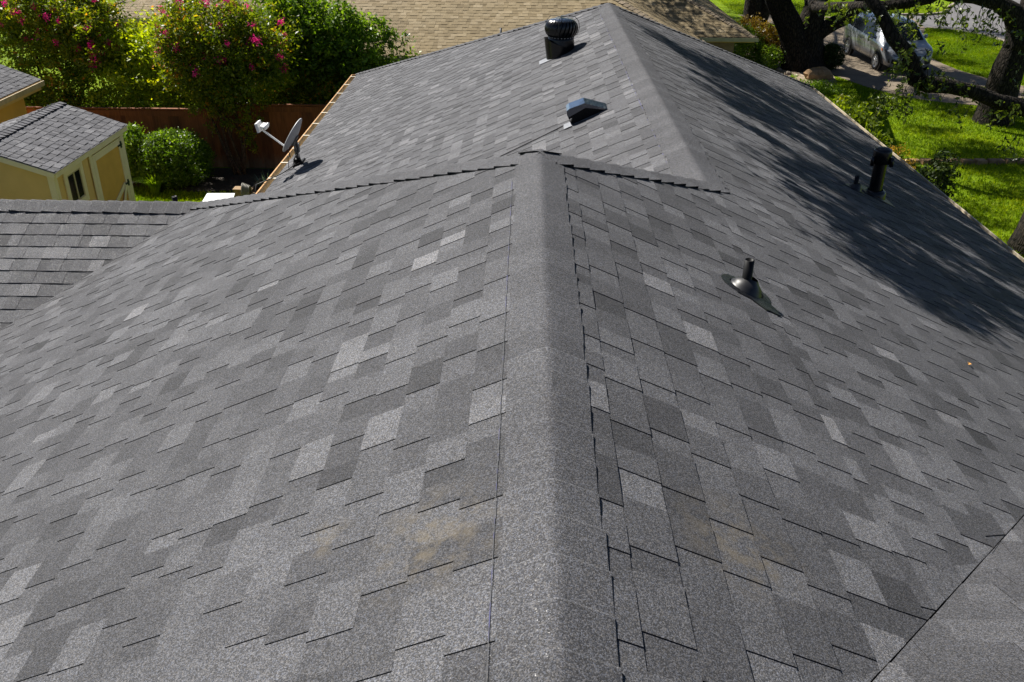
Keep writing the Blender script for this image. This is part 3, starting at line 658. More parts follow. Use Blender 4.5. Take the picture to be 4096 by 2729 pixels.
# planting beds
sheet('planting_bed', [(-14, 21.9), (-9.4, 21.6), (-8.2, 21.3), (-7.3, 21.35), (-6.2, 21.2), (-3.3, 20.6), (-3.3, 23.2), (-14, 23.2)], 0.02, M['mulch'])
bed = gp([(2700, 40), (2960, 110), (3130, 180), (3250, 262), (3330, 300), (3350, 330), (3300, 360), (3220, 380), (3100, 360), (2900, 300)]) + [(6.5, 24.0), (5.8, 24.0), (5.2, 34)]
sheet('gravel_bed', bed, 0.02, M['gravel'])
sheet('planting_bed', [(5.3, 2), (7.9, 2), (8.1, 10), (7.9, 16), (8.3, 20), (7.6, 24), (5.3, 24)], 0.022, M['mulch'])

# grass: countless short blades over the lawns that the picture shows
def blades(name, polys, n, h=(0.05, 0.10), seed=1, w_=0.012, mat='grass'):
    r = np.random.default_rng(seed); out = []
    for poly, share in polys:
        P = np.array(poly, float); mn, mx = P.min(0), P.max(0); need = int(n * share); got = []
        while sum(len(g_) for g_ in got) < need:
            q = r.uniform(mn, mx, (need * 2, 2)); ins = np.zeros(len(q), bool); j = len(P) - 1
            for i in range(len(P)):
                xi, yi, xj, yj = *P[i], *P[j]
                c_ = ((yi > q[:, 1]) != (yj > q[:, 1])) & (q[:, 0] < (xj - xi) * (q[:, 1] - yi) / (yj - yi + 1e-12) + xi); ins ^= c_; j = i
            got.append(q[ins])
        out.append(np.concatenate(got)[:need])
    q = np.concatenate(out); n = len(q); an = r.uniform(0, 2 * np.pi, n); hh = r.uniform(*h, n); ln = r.normal(0, .035, (n, 2))
    patch = 0.5 + 0.25 * np.sin(q[:, 0] * 1.3 + 2 * np.sin(q[:, 1] * .7)) * np.sin(q[:, 1] * 1.1)
    ww = w_ * r.uniform(.7, 1.5, n); d = np.stack([np.cos(an), np.sin(an)], 1) * ww[:, None]
    v = np.zeros((n, 3, 3)); v[:, 0, :2] = q - d; v[:, 1, :2] = q + d; v[:, 2, :2] = q + ln; v[:, 2, 2] = hh
    return raw_mesh(name, v.reshape(-1, 3), np.arange(n * 3).reshape(n, 3), np.clip(patch + r.normal(0, .2, n), 0, 1), M[mat])
def raw_mesh(name, v, f, tone, mat, parent=None, smooth=False):
    me = bpy.data.meshes.new(name); nv, nf, k = len(v), len(f), f.shape[1]
    me.vertices.add(nv); me.vertices.foreach_set('co', np.ascontiguousarray(v, np.float32).ravel())
    me.loops.add(nf * k); me.loops.foreach_set('vertex_index', np.ascontiguousarray(f, np.int32).ravel())
    me.polygons.add(nf); me.polygons.foreach_set('loop_start', np.arange(0, nf * k, k, dtype=np.int32))
    me.update(calc_edges=True)
    at = me.attributes.new('tone', 'FLOAT', 'FACE'); at.data.foreach_set('value', np.ascontiguousarray(tone, np.float32))
    me.materials.append(mat); return link(name, me, parent)
front = [(6.2, 8), (20, 8), (20, 31.0)] + gp([(3916, 428), (3708, 407), (3590, 386), (3471, 354), (3352, 312)]) + [(8.6, 30), (8.2, 24), (8.1, 17), (8, 10)]
yard = [(-11, 17), (-3.6, 17), (-3.6, 20.6), (-7.0, 21.3), (-8.2, 21.3), (-9.4, 21.6), (-11, 21.7)]
back = [(-19, 24.2), (-8, 24.2), (-8, 31), (-19, 31)]
far = gp([(2850, -10), (3640, -10), (3780, 50), (3640, 62), (3290, 66), (3130, 60), (2950, 58)])
tag(blades('grass', [(front, .55), (lawn2, .17), (yard, .1), (back, .08), (far, .1)], 230000, seed=3), kind='stuff')

# ---------------- foliage ----------------
def crown(name, blobs, n, size, mat, parent=None, clump=(0.22, 0.5), per=70, seed=1, up=0.5, shell=0.55, base=None, tone=(0.5, 0.2), flat=0.75, stray=0.0):
    """leaf-sized faces gathered in clumps spread through the ellipsoids 'blobs' (cx, cy, cz, rx, ry, rz, weight)"""
    r = np.random.default_rng(seed); B = np.array(blobs, float); wts = B[:, 6] / B[:, 6].sum(); nc = max(3, n // per)
    bi = r.choice(len(B), nc, p=wts); d = r.normal(size=(nc, 3)); d /= np.linalg.norm(d, axis=1)[:, None]
    rad = shell + (1 - shell) * r.random(nc) ** 0.6; rad = np.where(r.random(nc) < .22, r.random(nc) * .8, rad); rad = np.where((r.random(nc) < stray) & (d[:, 2] > -.3), r.uniform(1.0, 1.28, nc), rad)
    C = B[bi, :3] + d * B[bi, 3:6] * rad[:, None]; cr = r.uniform(*clump, nc); ct = r.normal(0, tone[1] * .7, nc)
    ci = np.repeat(np.arange(nc), per); n = len(ci); o = r.normal(size=(n, 3)) * .55; o[:, 2] *= flat
    p = C[ci] + o * cr[ci][:, None]
    if base is not None: p[:, 2] = np.maximum(p[:, 2], base + r.random(n) * .1)
    nrm = r.normal(size=(n, 3)); nrm /= np.linalg.norm(nrm, axis=1)[:, None]; nrm[:, 2] += up; nrm += (o / (np.linalg.norm(o, axis=1)[:, None] + 1e-6)) * .4
    nrm /= np.linalg.norm(nrm, axis=1)[:, None]; a_ = np.cross(nrm, r.normal(size=(n, 3))); a_ /= np.linalg.norm(a_, axis=1)[:, None]; b_ = np.cross(nrm, a_)
    s_ = r.uniform(.65, 1.3, n)[:, None] * size
    v = np.zeros((n, 4, 3)); v[:, 0] = p - a_ * s_; v[:, 1] = p - b_ * s_ * .42 + nrm * s_ * .12; v[:, 2] = p + a_ * s_; v[:, 3] = p + b_ * s_ * .42 + nrm * s_ * .12
    tn = np.clip(tone[0] + ct[ci] + r.normal(0, tone[1] * .7, n), 0, 1)
    off = np.array(parent.location) if parent is not None else 0
    return raw_mesh(name, (v - off).reshape(-1, 3), np.arange(n * 4).reshape(n, 4), tn, M[mat], parent)
def limb(p, q, sag=0.1, k=6, wig=0.08, rd=random):
    p, q = V3(p), V3(q); L = np.linalg.norm(q - p); out = []
    o = np.array([rd.uniform(-1, 1) for _ in range(3)]) * wig * L; o2 = np.array([rd.uniform(-1, 1) for _ in range(3)]) * wig * L * .5
    for i in range(k + 1):
        t = i / k; out.append(p + (q - p) * t + o * math.sin(math.pi * t) + o2 * math.sin(2 * math.pi * t) + V3((0, 0, sag * L * math.sin(math.pi * t))))
    return out
def stems(root, base, tops, r0, mat, seed, name='trunk', forks=3, spread=.5):
    rd = random.Random(seed)
    for tp in tops:
        mb = MB(); mb.smooth = True; b = V3(base) + V3((rd.uniform(-.12, .12), rd.uniform(-.12, .12), -.05)); path = limb(b, tp, .0, 7, .06, rd)
        mb.tube(path, [r0 * (1 - .78 * i / 7) for i in range(8)], 8)
        for f in range(forks):
            i = rd.randint(3, 6); q = path[i] + V3((rd.uniform(-1, 1), rd.uniform(-1, 1), rd.uniform(.5, 1.1))) * spread * rd.uniform(.6, 1.3)
            mb.tube(limb(path[i], q, .03, 4, .08, rd), [r0 * .38 * (1 - .16 * j) for j in range(5)], 6)
        part(mb, name, M[mat], root)
def blossoms(root, blobs, n, seed, size=.028, per=34, top=True, clump=.085):
    r = np.random.default_rng(seed); B = np.array(blobs, float); P = []
    while len(P) < n:
        b = B[r.choice(len(B), p=B[:, 6] / B[:, 6].sum())]; d = r.normal(size=3); d /= np.linalg.norm(d)
        if top and (d[2] < -.35 or (d[2] < .2 and r.random() < .45)): continue
        P.append((*(b[:3] + d * b[3:6] * r.uniform(.95, 1.1)), clump, clump, clump * 1.35, 1.0))
    return crown('blossom', P, n * per, size, 'blossom', root, (.05, .1), per, seed + 1, .3, .1, tone=(.5, .22), flat=1.1)

# crape myrtle by the outbuilding
r_ = empty('crape_myrtle', (-12.9, 25.2, 0)); tag(r_, 'crape myrtle with many magenta blossoms at the far left behind the yellow outbuilding', 'tree')
B1 = [(-13.0, 25.6, 3.6, 1.6, 1.2, 1.1, 3), (-12.0, 25.2, 3.3, 1.0, 1.0, .9, 1.6), (-14.3, 25.8, 3.6, 1.2, 1.1, 1.2, 1.5), (-12.4, 25.3, 2.5, 1.1, .9, .8, 1.6), (-11.4, 25.0, 2.6, .5, .8, .55, .8), (-13.8, 25.2, 2.3, 1.0, .9, .7, .8)]
crown('crown', B1, 30000, .06, 'leaf_myrtle', r_, (.14, .34), 50, 11, stray=.16)
stems(r_, (-12.9, 25.2, 0), [(-13.9, 25.6, 3.4), (-12.9, 25.7, 3.6), (-12.0, 25.2, 3.2), (-12.4, 25.0, 3.0), (-13.4, 25.1, 2.9)], .06, 'bark_pale', 12)
blossoms(r_, B1, 150, 13)
# yellow green tree
r_ = empty('yellow_green_tree', (-10.2, 25.4, 0)); tag(r_, 'bright yellow green leafy tree between the two magenta crape myrtles', 'tree')
B2 = [(-10.4, 25.4, 2.7, 1.1, .9, .65, 2), (-9.6, 25.2, 2.75, .9, .9, .75, 2), (-11.0, 25.3, 2.5, .9, .8, .7, 1.4), (-9.9, 25.1, 2.15, 1.2, .8, .6, 1.6)]
crown('crown', B2, 21000, .06, 'leaf_yellow', r_, (.14, .32), 50, 21, tone=(.42, .24), stray=.16)
stems(r_, (-10.0, 25.4, 0), [(-10.8, 25.4, 2.8), (-9.5, 25.2, 2.7), (-10.1, 25.4, 3.2), (-9.9, 25.0, 2.4)], .07, 'bark', 22)
# middle crape myrtle in front of the fence
r_ = empty('crape_myrtle', (-7.45, 22.75, 0)); tag(r_, 'tall crape myrtle with bare lower stems rising in front of the brown fence', 'tree')
B3 = [(-8.0, 23.3, 3.55, 1.1, .9, .85, 2.4), (-7.0, 23.1, 3.2, 1.05, .9, .85, 2.2), (-8.6, 23.4, 2.7, .7, .8, .8, 1.4), (-7.5, 23.1, 2.5, 1.2, .9, .7, 2), (-6.6, 22.9, 2.6, .6, .7, .6, .8)]
crown('crown', B3, 36000, .052, 'leaf_myrtle', r_, (.13, .3), 50, 31, tone=(.46, .26), stray=.18)
crown('foliage', [(-8.0, 22.9, 1.85, .6, .4, .4, 2), (-7.0, 22.8, 1.75, .5, .4, .4, 1.5), (-7.5, 22.75, 1.35, .6, .3, .4, 1), (-7.1, 22.7, .9, .3, .2, .3, .3)], 2600, .045, 'leaf_myrtle', r_, (.08, .18), 26, 35, tone=(.62, .2))
stems(r_, (-7.4, 22.75, 0), [(-8.4, 23.1, 2.6), (-7.9, 23.2, 3.0), (-7.3, 23.0, 3.2), (-6.8, 22.9, 2.8), (-7.6, 22.8, 2.2)], .05, 'bark_pale', 32, forks=4)
blossoms(r_, B3, 130, 33)
# big glossy tree on the right of the group, tiny pieces of brown roof show through it
r_ = empty('evergreen_tree', (-5.5, 25.2, 0)); tag(r_, 'dense dark green domed tree in front of the tan roofed house', 'tree')
B4 = [(-5.7, 24.9, 3.3, 1.35, .8, .95, 3), (-4.7, 24.9, 2.75, 1.25, .8, .85, 2.6), (-4.25, 24.7, 2.2, .6, .7, .5, .9), (-6.3, 24.9, 3.6, .8, .7, .7, 1.2), (-5.4, 24.9, 2.1, 1.5, .7, .8, 2.0), (-6.3, 24.9, 2.3, .9, .7, .9, 1.0), (-5.6, 24.7, 1.5, 1.1, .5, .5, .7)]
crown('crown', B4, 36000, .068, 'leaf_dark', r_, (.15, .32), 50, 41, tone=(.5, .24), up=.7, stray=.14)
stems(r_, (-5.3, 25.1, 0), [(-6.3, 25.0, 2.7), (-5.2, 25.0, 3.0), (-4.5, 24.9, 2.4), (-5.8, 25.0, 3.2)], .08, 'bark', 42)
# low foliage behind the fence closes the view under the crowns
r_ = empty('background_shrub', (-9.5, 24.6, 0)); tag(r_, 'ragged green shrubs filling the space just behind the fence under the tree crowns', 'shrub')
crown('foliage', [(-12.2, 24.3, 1.5, 1.2, .4, .6, 1.5), (-8.2, 24.4, 1.7, 1.2, .4, .6, 2), (-6.4, 24.3, 1.8, 1.2, .4, .6, 2), (-4.6, 24.3, 1.7, 1.2, .4, .6, 1.6), (-13.8, 24.6, 1.5, 1.0, .4, .6, 1.2)], 24000, .055, 'leaf_myrtle', r_, (.16, .32), 50, 45, tone=(.5, .25), stray=.1)
r_ = empty('low_shrub', (-10.2, 24.5, 0)); tag(r_, 'bright yellow green shrub directly behind the fence below the yellow green tree', 'shrub')
crown('foliage', [(-10.4, 24.3, 1.7, 1.3, .4, .6, 2), (-9.2, 24.3, 1.6, .8, .4, .5, 1)], 8000, .055, 'leaf_yellow', r_, (.16, .3), 50, 46, tone=(.36, .25), stray=.12)
mb = MB(); mb.tube([(-10.2, 24.5, 0), (-10.3, 24.4, 1.2)], [.03, .015], 6); part(mb, 'stem', M['bark'], r_)
# clipped round bush, narrow bush, grass clump
r_ = empty('round_bush', (-8.62, 21.95, 0)); tag(r_, 'clipped round dark green bush between the shed door and the fence', 'bush')
crown('foliage', [(-8.78, 21.95, .62, .88, .78, .70, 3)], 26000, .036, 'leaf_dark', r_, (.08, .14), 40, 51, shell=.92, base=0.03, tone=(.27, .26))
mb = MB(); mb.smooth = True
for k in range(5): mb.tube(limb((-8.62, 21.95, 0), (-8.62 + .5 * math.cos(k * 1.3), 21.95 + .4 * math.sin(k * 1.3), .9), 0, 4, .1), [.03, .026, .02, .014, .008], 6)
part(mb, 'stem', M['bark'], r_)
r_ = empty('narrow_bush', (-9.75, 21.9, 0)); tag(r_, 'narrow dark bush half hidden behind the far corner of the shed', 'bush')
crown('foliage', [(-9.75, 21.9, .75, .36, .45, .72, 2)], 9000, .04, 'leaf_dark', r_, (.1, .18), 40, 52, shell=.7, base=0.03)
mb = MB(); mb.tube([(-9.7, 21.9, 0), (-9.7, 21.9, 1.2)], [.03, .012], 6); part(mb, 'stem', M['bark'], r_)
def tuft(name, x, y, n, L, mat, seed, label, cat='plant', w_=.012, group=None, droop=1.0):
    rd = random.Random(seed); mb = MB(); root = empty(name, (x, y, 0)); tag(root, label, cat, group)
    for k in range(n):
        a_ = rd.uniform(0, 6.28); l_ = L * rd.uniform(.6, 1.1); o = rd.uniform(.15, .75) * droop; d = V3((math.cos(a_), math.sin(a_), 0)); s_ = V3((-d[1], d[0], 0)) * w_
        b = V3((x, y, 0)) + d * rd.uniform(0, .08) * L * 2; P = [b + d * l_ * o * t * t * 1.1 + V3((0, 0, l_ * (t - .42 * o * t * t * t))) for t in (0, .4, .75, 1)]
        mb.tone = rd.random(); mb.add([P[0] - s_, P[0] + s_, P[1] - s_, P[1] + s_, P[2] - s_ * .7, P[2] + s_ * .7, P[3]], [(0, 1, 3, 2), (2, 3, 5, 4), (4, 5, 6)])
    part(mb, 'blades', M[mat], root); return root
tuft('lily_clump', -9.05, 21.15, 260, .62, 'leaf_bright', 61, 'bright green clump of strap leaves beside the shed door corner')

# ---------------- fence ----------------
fn = empty('wooden_fence', (-10, 23.35, 0)); tag(fn, 'tall red brown board fence running behind the shrubs of the back yard', 'fence')
def fence_run(x0, x1, y, h, seed):
    rd = random.Random(seed); mb = MB(); x = x0
    while x < x1 - .01:
        w_ = min(.138, x1 - x); mb.box((x + w_ / 2, y + rd.uniform(-.004, .004), h / 2 + rd.uniform(-.01, .01)), (w_ + .001, .018 + rd.uniform(0, .008), h), None, rd.random()); x += .14
    part(mb, 'board_panel', M['fence'], fn)
    mb = MB(); mb.tone = .6; mb.span(x0, x1, y - .05, y + .05, h + .011, h + .035); mb.span(x0, x1, y + .012, y + .05, .35, .44); mb.span(x0, x1, y + .012, y + .05, h - .35, h - .26); mb.span(x0, x1, y - .03, y - .011, h - .16, h - .02); part(mb, 'rail', M['fence'], fn)
    x = x0 + .06
    while x < x1:
        mb = MB(); mb.tone = .4; mb.span(x - .045, x + .045, y + .052, y + .14, 0, h); part(mb, 'post', M['fence'], fn); x += 2.42
fence_run(-24, -7.9, 23.35, 1.52, 1); fence_run(-7.895, -2.2, 23.30, 1.67, 2)

# ---------------- shed ----------------
sh = empty('garden_shed', (-9.75, 17.74, 0)); tag(sh, 'small yellow garden shed with a grey gable roof and a cross braced door', 'shed')
sx0, sx1, sy0, sy1 = -11.30, -8.80, 16.16, 19.34; ez, rx, rzz = 2.16, -10.05, 2.63; eo = .13
mb = MB(); mb.tone = .5
mb.quad((sx1, sy0, 0), (sx1, sy1, 0), (sx1, sy1, ez + .0), (sx1, sy0, ez + .0))
mb.quad((sx0, sy1, 0), (sx0, sy0, 0), (sx0, sy0, ez), (sx0, sy1, ez))
for y in (sy0, sy1): mb.poly([(sx0, y, 0), (sx1, y, 0), (sx1, y, ez), (rx, y, rzz - .03), (sx0, y, ez)])
for k in range(1, 8):                                                    # narrow grooves of the siding
    y = sy0 + k * .406; mb.span(sx1 - .001, sx1 + .004, y - .006, y + .006, 0.05, ez - .02, .3)
part(mb, 'wall', M['yellow_pale'], sh)
mb = MB(); sT = (rzz - ez) / (rx + .0 - (sx1 + eo)) * -1; sc_ = 1 / math.sqrt(1 + sT * sT); ss = sT * sc_; ow = (sx1 + eo - rx)
for sgn, sd_ in ((1, 71), (-1, 72)):
    slope(mb, (rx, 0, rzz), (0, 1, 0), (sgn * sc_, 0, -ss), (sgn * ss, 0, sc_), 0, ow / sc_, lambda v: sy0 - .12, lambda v: sy1 + .12, ex=.143, th=1.7, seed=sd_)
    deck(mb, [(rx, sy0 - .11, rzz), (rx, sy1 + .11, rzz), (rx + sgn * (ow - .01), sy1 + .11, ez), (rx + sgn * (ow - .01), sy0 - .11, ez)], (sgn * ss, 0, sc_), .04)
srf = part(mb, 'roof', M['shingle_shed'], sh)
mb = MB(); ridge_caps(mb, (rx, sy0 - .12, rzz), (rx, sy1 + .12, rzz), (sc_, 0, -ss), (-sc_, 0, -ss), hw=.14, th=3.2, seed=8, tone=(.5, .1)); part(mb, 'ridge_cap', M['shingle_shed'], sh)
mb = MB(); z0 = ez - .045
mb.span(sx1 + eo - .035, sx1 + eo - .012, sy0 - .1, sy1 + .1, z0 - .06, z0 + .035)
for y in (sy0 - .115, sy1 + .09):
    mb.bar((sx1 + eo - .03, y, ez - .055), (rx, y, rzz - .075), .025, .1); mb.bar((sx0 - eo + .03, y, ez - .055), (rx, y, rzz - .075), .025, .1)
part(mb, 'fascia', M['trim'], sh)
for q in ((sx1 - .10, sx1 + .022, sy0 - .022, sy0 - .002, 0, ez - .02), (sx1 + .003, sx1 + .022, sy0, sy0 + .1, 0, ez - .04), (sx1 + .003, sx1 + .022, sy1 - .09, sy1 + .02, 0, ez - .04)): mb = MB(); mb.span(*q); part(mb, 'corner_trim', M['trim'], sh)
dr_ = MB(); dr_.span(sx1 + .006, sx1 + .018, 17.78, 19.13, .12, 1.98); door = part(dr_, 'door', M['door_tan'], sh)
def sub(mb, name, mats, par, base): mb.v = [tuple(np.array(p) - base) for p in mb.v]; return mb.build(name, mats, par)
sb = np.array((-9.75, 17.74, 0)); X = sx1 + .02
mb = MB(); mb.span(X, X + .02, 17.62, 17.74, 0, 2.07); mb.span(X, X + .02, 19.15, 19.24, 0, 2.07); mb.span(X, X + .02, 17.742, 19.148, 1.99, 2.07); part(mb, 'door_frame', M['trim'], sh)
mb = MB(); mb.span(X, X + .018, 17.75, 17.87, .12, 1.97); mb.span(X, X + .018, 19.03, 19.14, .12, 1.97); mb.span(X, X + .018, 17.872, 19.028, 1.83, 1.97); mb.span(X, X + .018, 17.872, 19.028, .12, .25)
mb.bar((X + .008, 17.93, .98 - .42), (X + .008, 19.0, .98), .10, .014, up=(1, 0, 0)); mb.bar((X + .026, 19.0, .95), (X + .026, 18.45, .2), .09, .014, up=(1, 0, 0)); mb.bar((X + .026, 17.93, .55), (X + .026, 18.45, .2), .09, .014, up=(1, 0, 0))
sub(mb, 'brace', M['trim'], door, sb)
for z_ in (1.80, .95): mb = MB(); mb.span(X + .018, X + .034, 18.98, 19.17, z_, z_ + .035); mb.span(X + .019, X + .04, 19.10, 19.14, z_ - .05, z_ + .09); sub(mb, 'hinge', M['hinge'], door, sb)
mb = MB(); mb.box((X + .05, 17.84, .62), (.07, .03, .05)); mb.box((X + .028, 17.84, .62), (.02, .07, .09)); sub(mb, 'handle', M['steel'], door, sb)
mb = MB(); mb.span(X + .02, X + .05, 17.64, 19.16, 2.045, 2.06); part(mb, 'drip_edge', M['hinge'], sh)
mb = MB(); mb.span(X + .0205, X + .026, 18.30, 18.55, 1.885 + .115, 1.985 + .06); pl_ = part(mb, 'maker_plate', M['plate'], sh)
mb = MB()
for k in range(3): mb.span(X + .0265, X + .028, 18.33, 18.52 - .03 * k, 2.02 - .0 + k * -.006 + .004, 2.022 + k * -.006 + .004)
sub(mb, 'lettering', M['plate_red'], pl_, sb)
mb = MB(); mb.span(X - .012, X + .012, 16.50, 16.62, 1.22, 2.04); mb.span(X - .012, X + .012, 17.18, 17.30, 1.22, 2.04); mb.span(X - .012, X + .012, 16.622, 17.178, 1.92, 2.04); mb.span(X - .012, X + .012, 16.622, 17.178, 1.22, 1.34); fr = part(mb, 'window', M['trim'], sh)
mb = MB(); mb.span(X - .014, X - .006, 16.62, 17.18, 1.34, 1.92); sub(mb, 'pane', M['glass'], fr, sb)
mb = MB(); mb.span(X - .005, X + .004, 16.62, 16.65, 1.34, 1.92); mb.span(X - .005, X + .004, 17.15, 17.18, 1.34, 1.92); mb.span(X - .005, X + .008, 16.88, 16.92, 1.34, 1.92); mb.span(X - .005, X + .004, 16.65, 16.88, 1.34, 1.37); mb.span(X - .005, X + .004, 16.65, 16.88, 1.89, 1.92); mb.span(X - .005, X + .004, 16.92, 17.15, 1.34, 1.37); mb.span(X - .005, X + .004, 16.92, 17.15, 1.89, 1.92)
sub(mb, 'sash', M['gutter_white'], fr, sb)

# ---------------- outbuilding at the left edge ----------------
ob = empty('yellow_outbuilding', (-14, 19, 0)); tag(ob, 'yellow building at the left edge with a grey roof and gold gutter behind the shed', 'building')
ox, oy, oz = -12.02, 22.3, 2.42
mb = MB(); mb.span(-17, ox - .32, 14, oy - .1, 0, oz - .02); part(mb, 'wall', M['yellow_wall'], ob)
mb = MB(); slope(mb, (-16, 0, oz + 4 * .38), (0, 1, 0), (.9348, 0, -.3552), (.3552, 0, .9348), 0, 4 / .9348, lambda v: 14.0, lambda v: oy + .3, th=1.6, seed=81)
deck(mb, [(-16, 14, oz + 4 * .38), (-16, oy + .3, oz + 4 * .38), (ox, oy + .3, oz), (ox, 14, oz)], (.3552, 0, .9348), .08)
part(mb, 'roof', M['shingle_shed'], ob)
mb = MB(); mb.span(ox - .02, ox + .10, 14, oy + .25, oz - .13, oz - .115); mb.span(ox + .085, ox + .105, 14, oy + .25, oz - .115, oz - .01); mb.span(ox - .02, ox - .0, 14, oy + .25, oz - .115, oz - .02); part(mb, 'gutter', M['gutter'], ob)
mb = MB(); mb.span(ox - .32, ox - .022, 14, oy + .28, oz - .24, oz - .21); mb.span(ox - .045, ox - .022, 14, oy + .28, oz - .21, oz - .03)
mb.bar((ox - .02, oy + .29, oz - .09), (-16, oy + .29, oz - .09 + 3.98 * .38), .03, .14)
part(mb, 'soffit', M['yellow_pale'], ob)

# ---------------- tan roofed house behind the fence ----------------
bh = empty('tan_roofed_house', (0, 33, 0)); tag(bh, 'neighbouring house with a weathered tan shingle hip roof across the top of the picture', 'house')
bz = 2.42; BD = 5.0
cl = lambda v: v * CA
def hipslope(face, ex_, ey, depth, umin, umax, seed):
    """face: direction the slope faces; eave line at ex_/ey height bz"""
    mb = MB(); zt = bz + depth * T
    if face == '-y': slope(mb, (0, ey + depth, zt), (1, 0, 0), (0, -CA, -SA), (0, -SA, CA), 0, depth / CA, umin, umax, seed=seed, th=1.3, tw=(.12, .3), gw=(.1, .26), tones=(.55, .13))
    else: slope(mb, (ex_ - depth, 0, zt), (0, 1, 0), (CA, 0, -SA), (SA, 0, CA), 0, depth / CA, umin, umax, seed=seed, th=1.3, tw=(.12, .3), gw=(.1, .26), tones=(.55, .13))
    return mb
X1, Y1 = 5.36, 26.05
mb = hipslope('-y', 0, Y1, BD, lambda v: -7.2 + 0 * v, lambda v: X1 - (BD - cl(v)), 91)
deck(mb, [(-7.2, Y1, bz), (X1, Y1, bz), (X1 - BD, Y1 + BD, bz + BD * T), (-7.2, Y1 + BD, bz + BD * T)], (0, -SA, CA)); part(mb, 'roof', M['shingle_tan'], bh)
Y2 = 29.65
mb = hipslope('+x', X1, 0, BD, lambda v: Y1 + (BD - cl(v)), lambda v: Y2 + (BD - cl(v)) + .1, 92)
deck(mb, [(X1, Y1, bz), (X1, Y2 + .1, bz), (X1 - BD, Y2 + BD, bz + BD * T), (X1 - BD, Y1 + BD, bz + BD * T)], (SA, 0, CA)); part(mb, 'roof', M['shingle_tan'], bh)
X2 = 7.18
mb = hipslope('-y', 0, Y2, BD, lambda v: X1 - (BD - cl(v)), lambda v: X2 - (BD - cl(v)), 93)
deck(mb, [(X1, Y2, bz), (X2, Y2, bz), (X2 - BD, Y2 + BD, bz + BD * T), (X1 - BD, Y2 + BD, bz + BD * T)], (0, -SA, CA)); part(mb, 'roof', M['shingle_tan'], bh)
mb = hipslope('+x', X2, 0, BD, lambda v: Y2 + (BD - cl(v)), lambda v: 46.0, 94)
deck(mb, [(X2, Y2, bz), (X2, 46, bz), (X2 - BD, 46, bz + BD * T), (X2 - BD, Y2 + BD, bz + BD * T)], (SA, 0, CA)); part(mb, 'roof', M['shingle_tan'], bh)
X0, Y0 = -15.1, 32.2
mb = hipslope('-y', 0, Y0, BD, lambda v: X0 + (BD - cl(v)), lambda v: -6.0, 95)
deck(mb, [(X0, Y0, bz), (-6, Y0, bz), (-6, Y0 + BD, bz + BD * T), (X0 + BD, Y0 + BD, bz + BD * T)], (0, -SA, CA)); part(mb, 'roof', M['shingle_tan'], bh)
M['shingle_edge'] = shingle_mat('darker tan caps', [(0, (0.06, 0.05, 0.035)), (0.5, (0.15, 0.12, 0.08)), (1, (0.28, 0.23, 0.16))], 240)
for (a_, b_, d1, d2, sd_) in (((X1, Y1, bz), (X1 - BD, Y1 + BD, bz + BD * T), dn, dr, 1), ((X2, Y2, bz), (X2 - BD, Y2 + BD, bz + BD * T), dn, dr, 2), ((X0, Y0, bz), (X0 + BD, Y0 + BD, bz + BD * T), dn, dl, 3)):
    mb = MB(); ridge_caps(mb, a_, b_, d1, d2, hw=.15, ex=.2, th=2.2, seed=sd_); part(mb, 'ridge_cap', M['shingle_edge'], bh)
mb = MB()
mb.span(-7.2, X1 + .1, Y1 - .12, Y1 - .105, bz - .13, bz - .01); mb.span(-7.2, X1 + .1, Y1 - .105, Y1 - .01, bz - .13, bz - .115)
mb.span(X1 + .105, X1 + .12, Y1 - .1, Y2 - .3, bz - .13, bz - .01); mb.span(X1 + .01, X1 + .105, Y1 - .1, Y2 - .3, bz - .13, bz - .115)
mb.span(X1 + .05, X2 + .1, Y2 - .12, Y2 - .105, bz - .13, bz - .01); mb.span(X1 + .05, X2 + .1, Y2 - .105, Y2 - .01, bz - .13, bz - .115)
mb.span(X0 - .1, -6, Y0 - .12, Y0 - .105, bz - .13, bz - .01)
part(mb, 'gutter', M['gutter_white'], bh)
mb = MB(); mb.span(-7.2, X1 - .02, Y1 - .008, Y1 + .02, bz - .17, bz - .03); mb.span(X1 - .0, X2 - .02, Y2 - .008, Y2 + .02, bz - .17, bz - .03); mb.span(X1 - .02, X1 + .008, Y1 + .02, Y2, bz - .17, bz - .03); mb.span(X2 - .02, X2 + .008, Y2, 46, bz - .17, bz - .03); mb.span(X0, -6, Y0 - .008, Y0 + .02, bz - .17, bz - .03)
part(mb, 'fascia', M['yellow_wall'], bh)
mb = MB(); mb.span(-6.8, X1 - .6, Y1 + .55, 40, 0, bz - .06); mb.span(X1 - .6, X2 - .5, Y2 + .55, 44, 0, bz - .06); mb.span(X0 + .5, -6.8, Y0 + .5, 40, 0, bz - .06); part(mb, 'wall', M['brick'], bh)
bx_, by_ = -.73, 26.87; zb = bz + (by_ - Y1) * T; bp = empty('vent_pipe', (bx_, by_, zb)); tag(bp, 'small pale grey pipe on the sunlit tan roof behind', 'vent pipe')
mb = MB(); mb.smooth = True; mb.lathe((bx_, by_, zb), [(.03, 0), (.03, .26), (.02, .26)], 12); part(mb, 'pipe', M['lead'], bp)
mb = MB(); mb.smooth = True; mb.lathe((bx_, by_, zb), [(.13, -.02), (.07, .04), (.04, .10)], 14); part(mb, 'boot', M['lead'], bp)

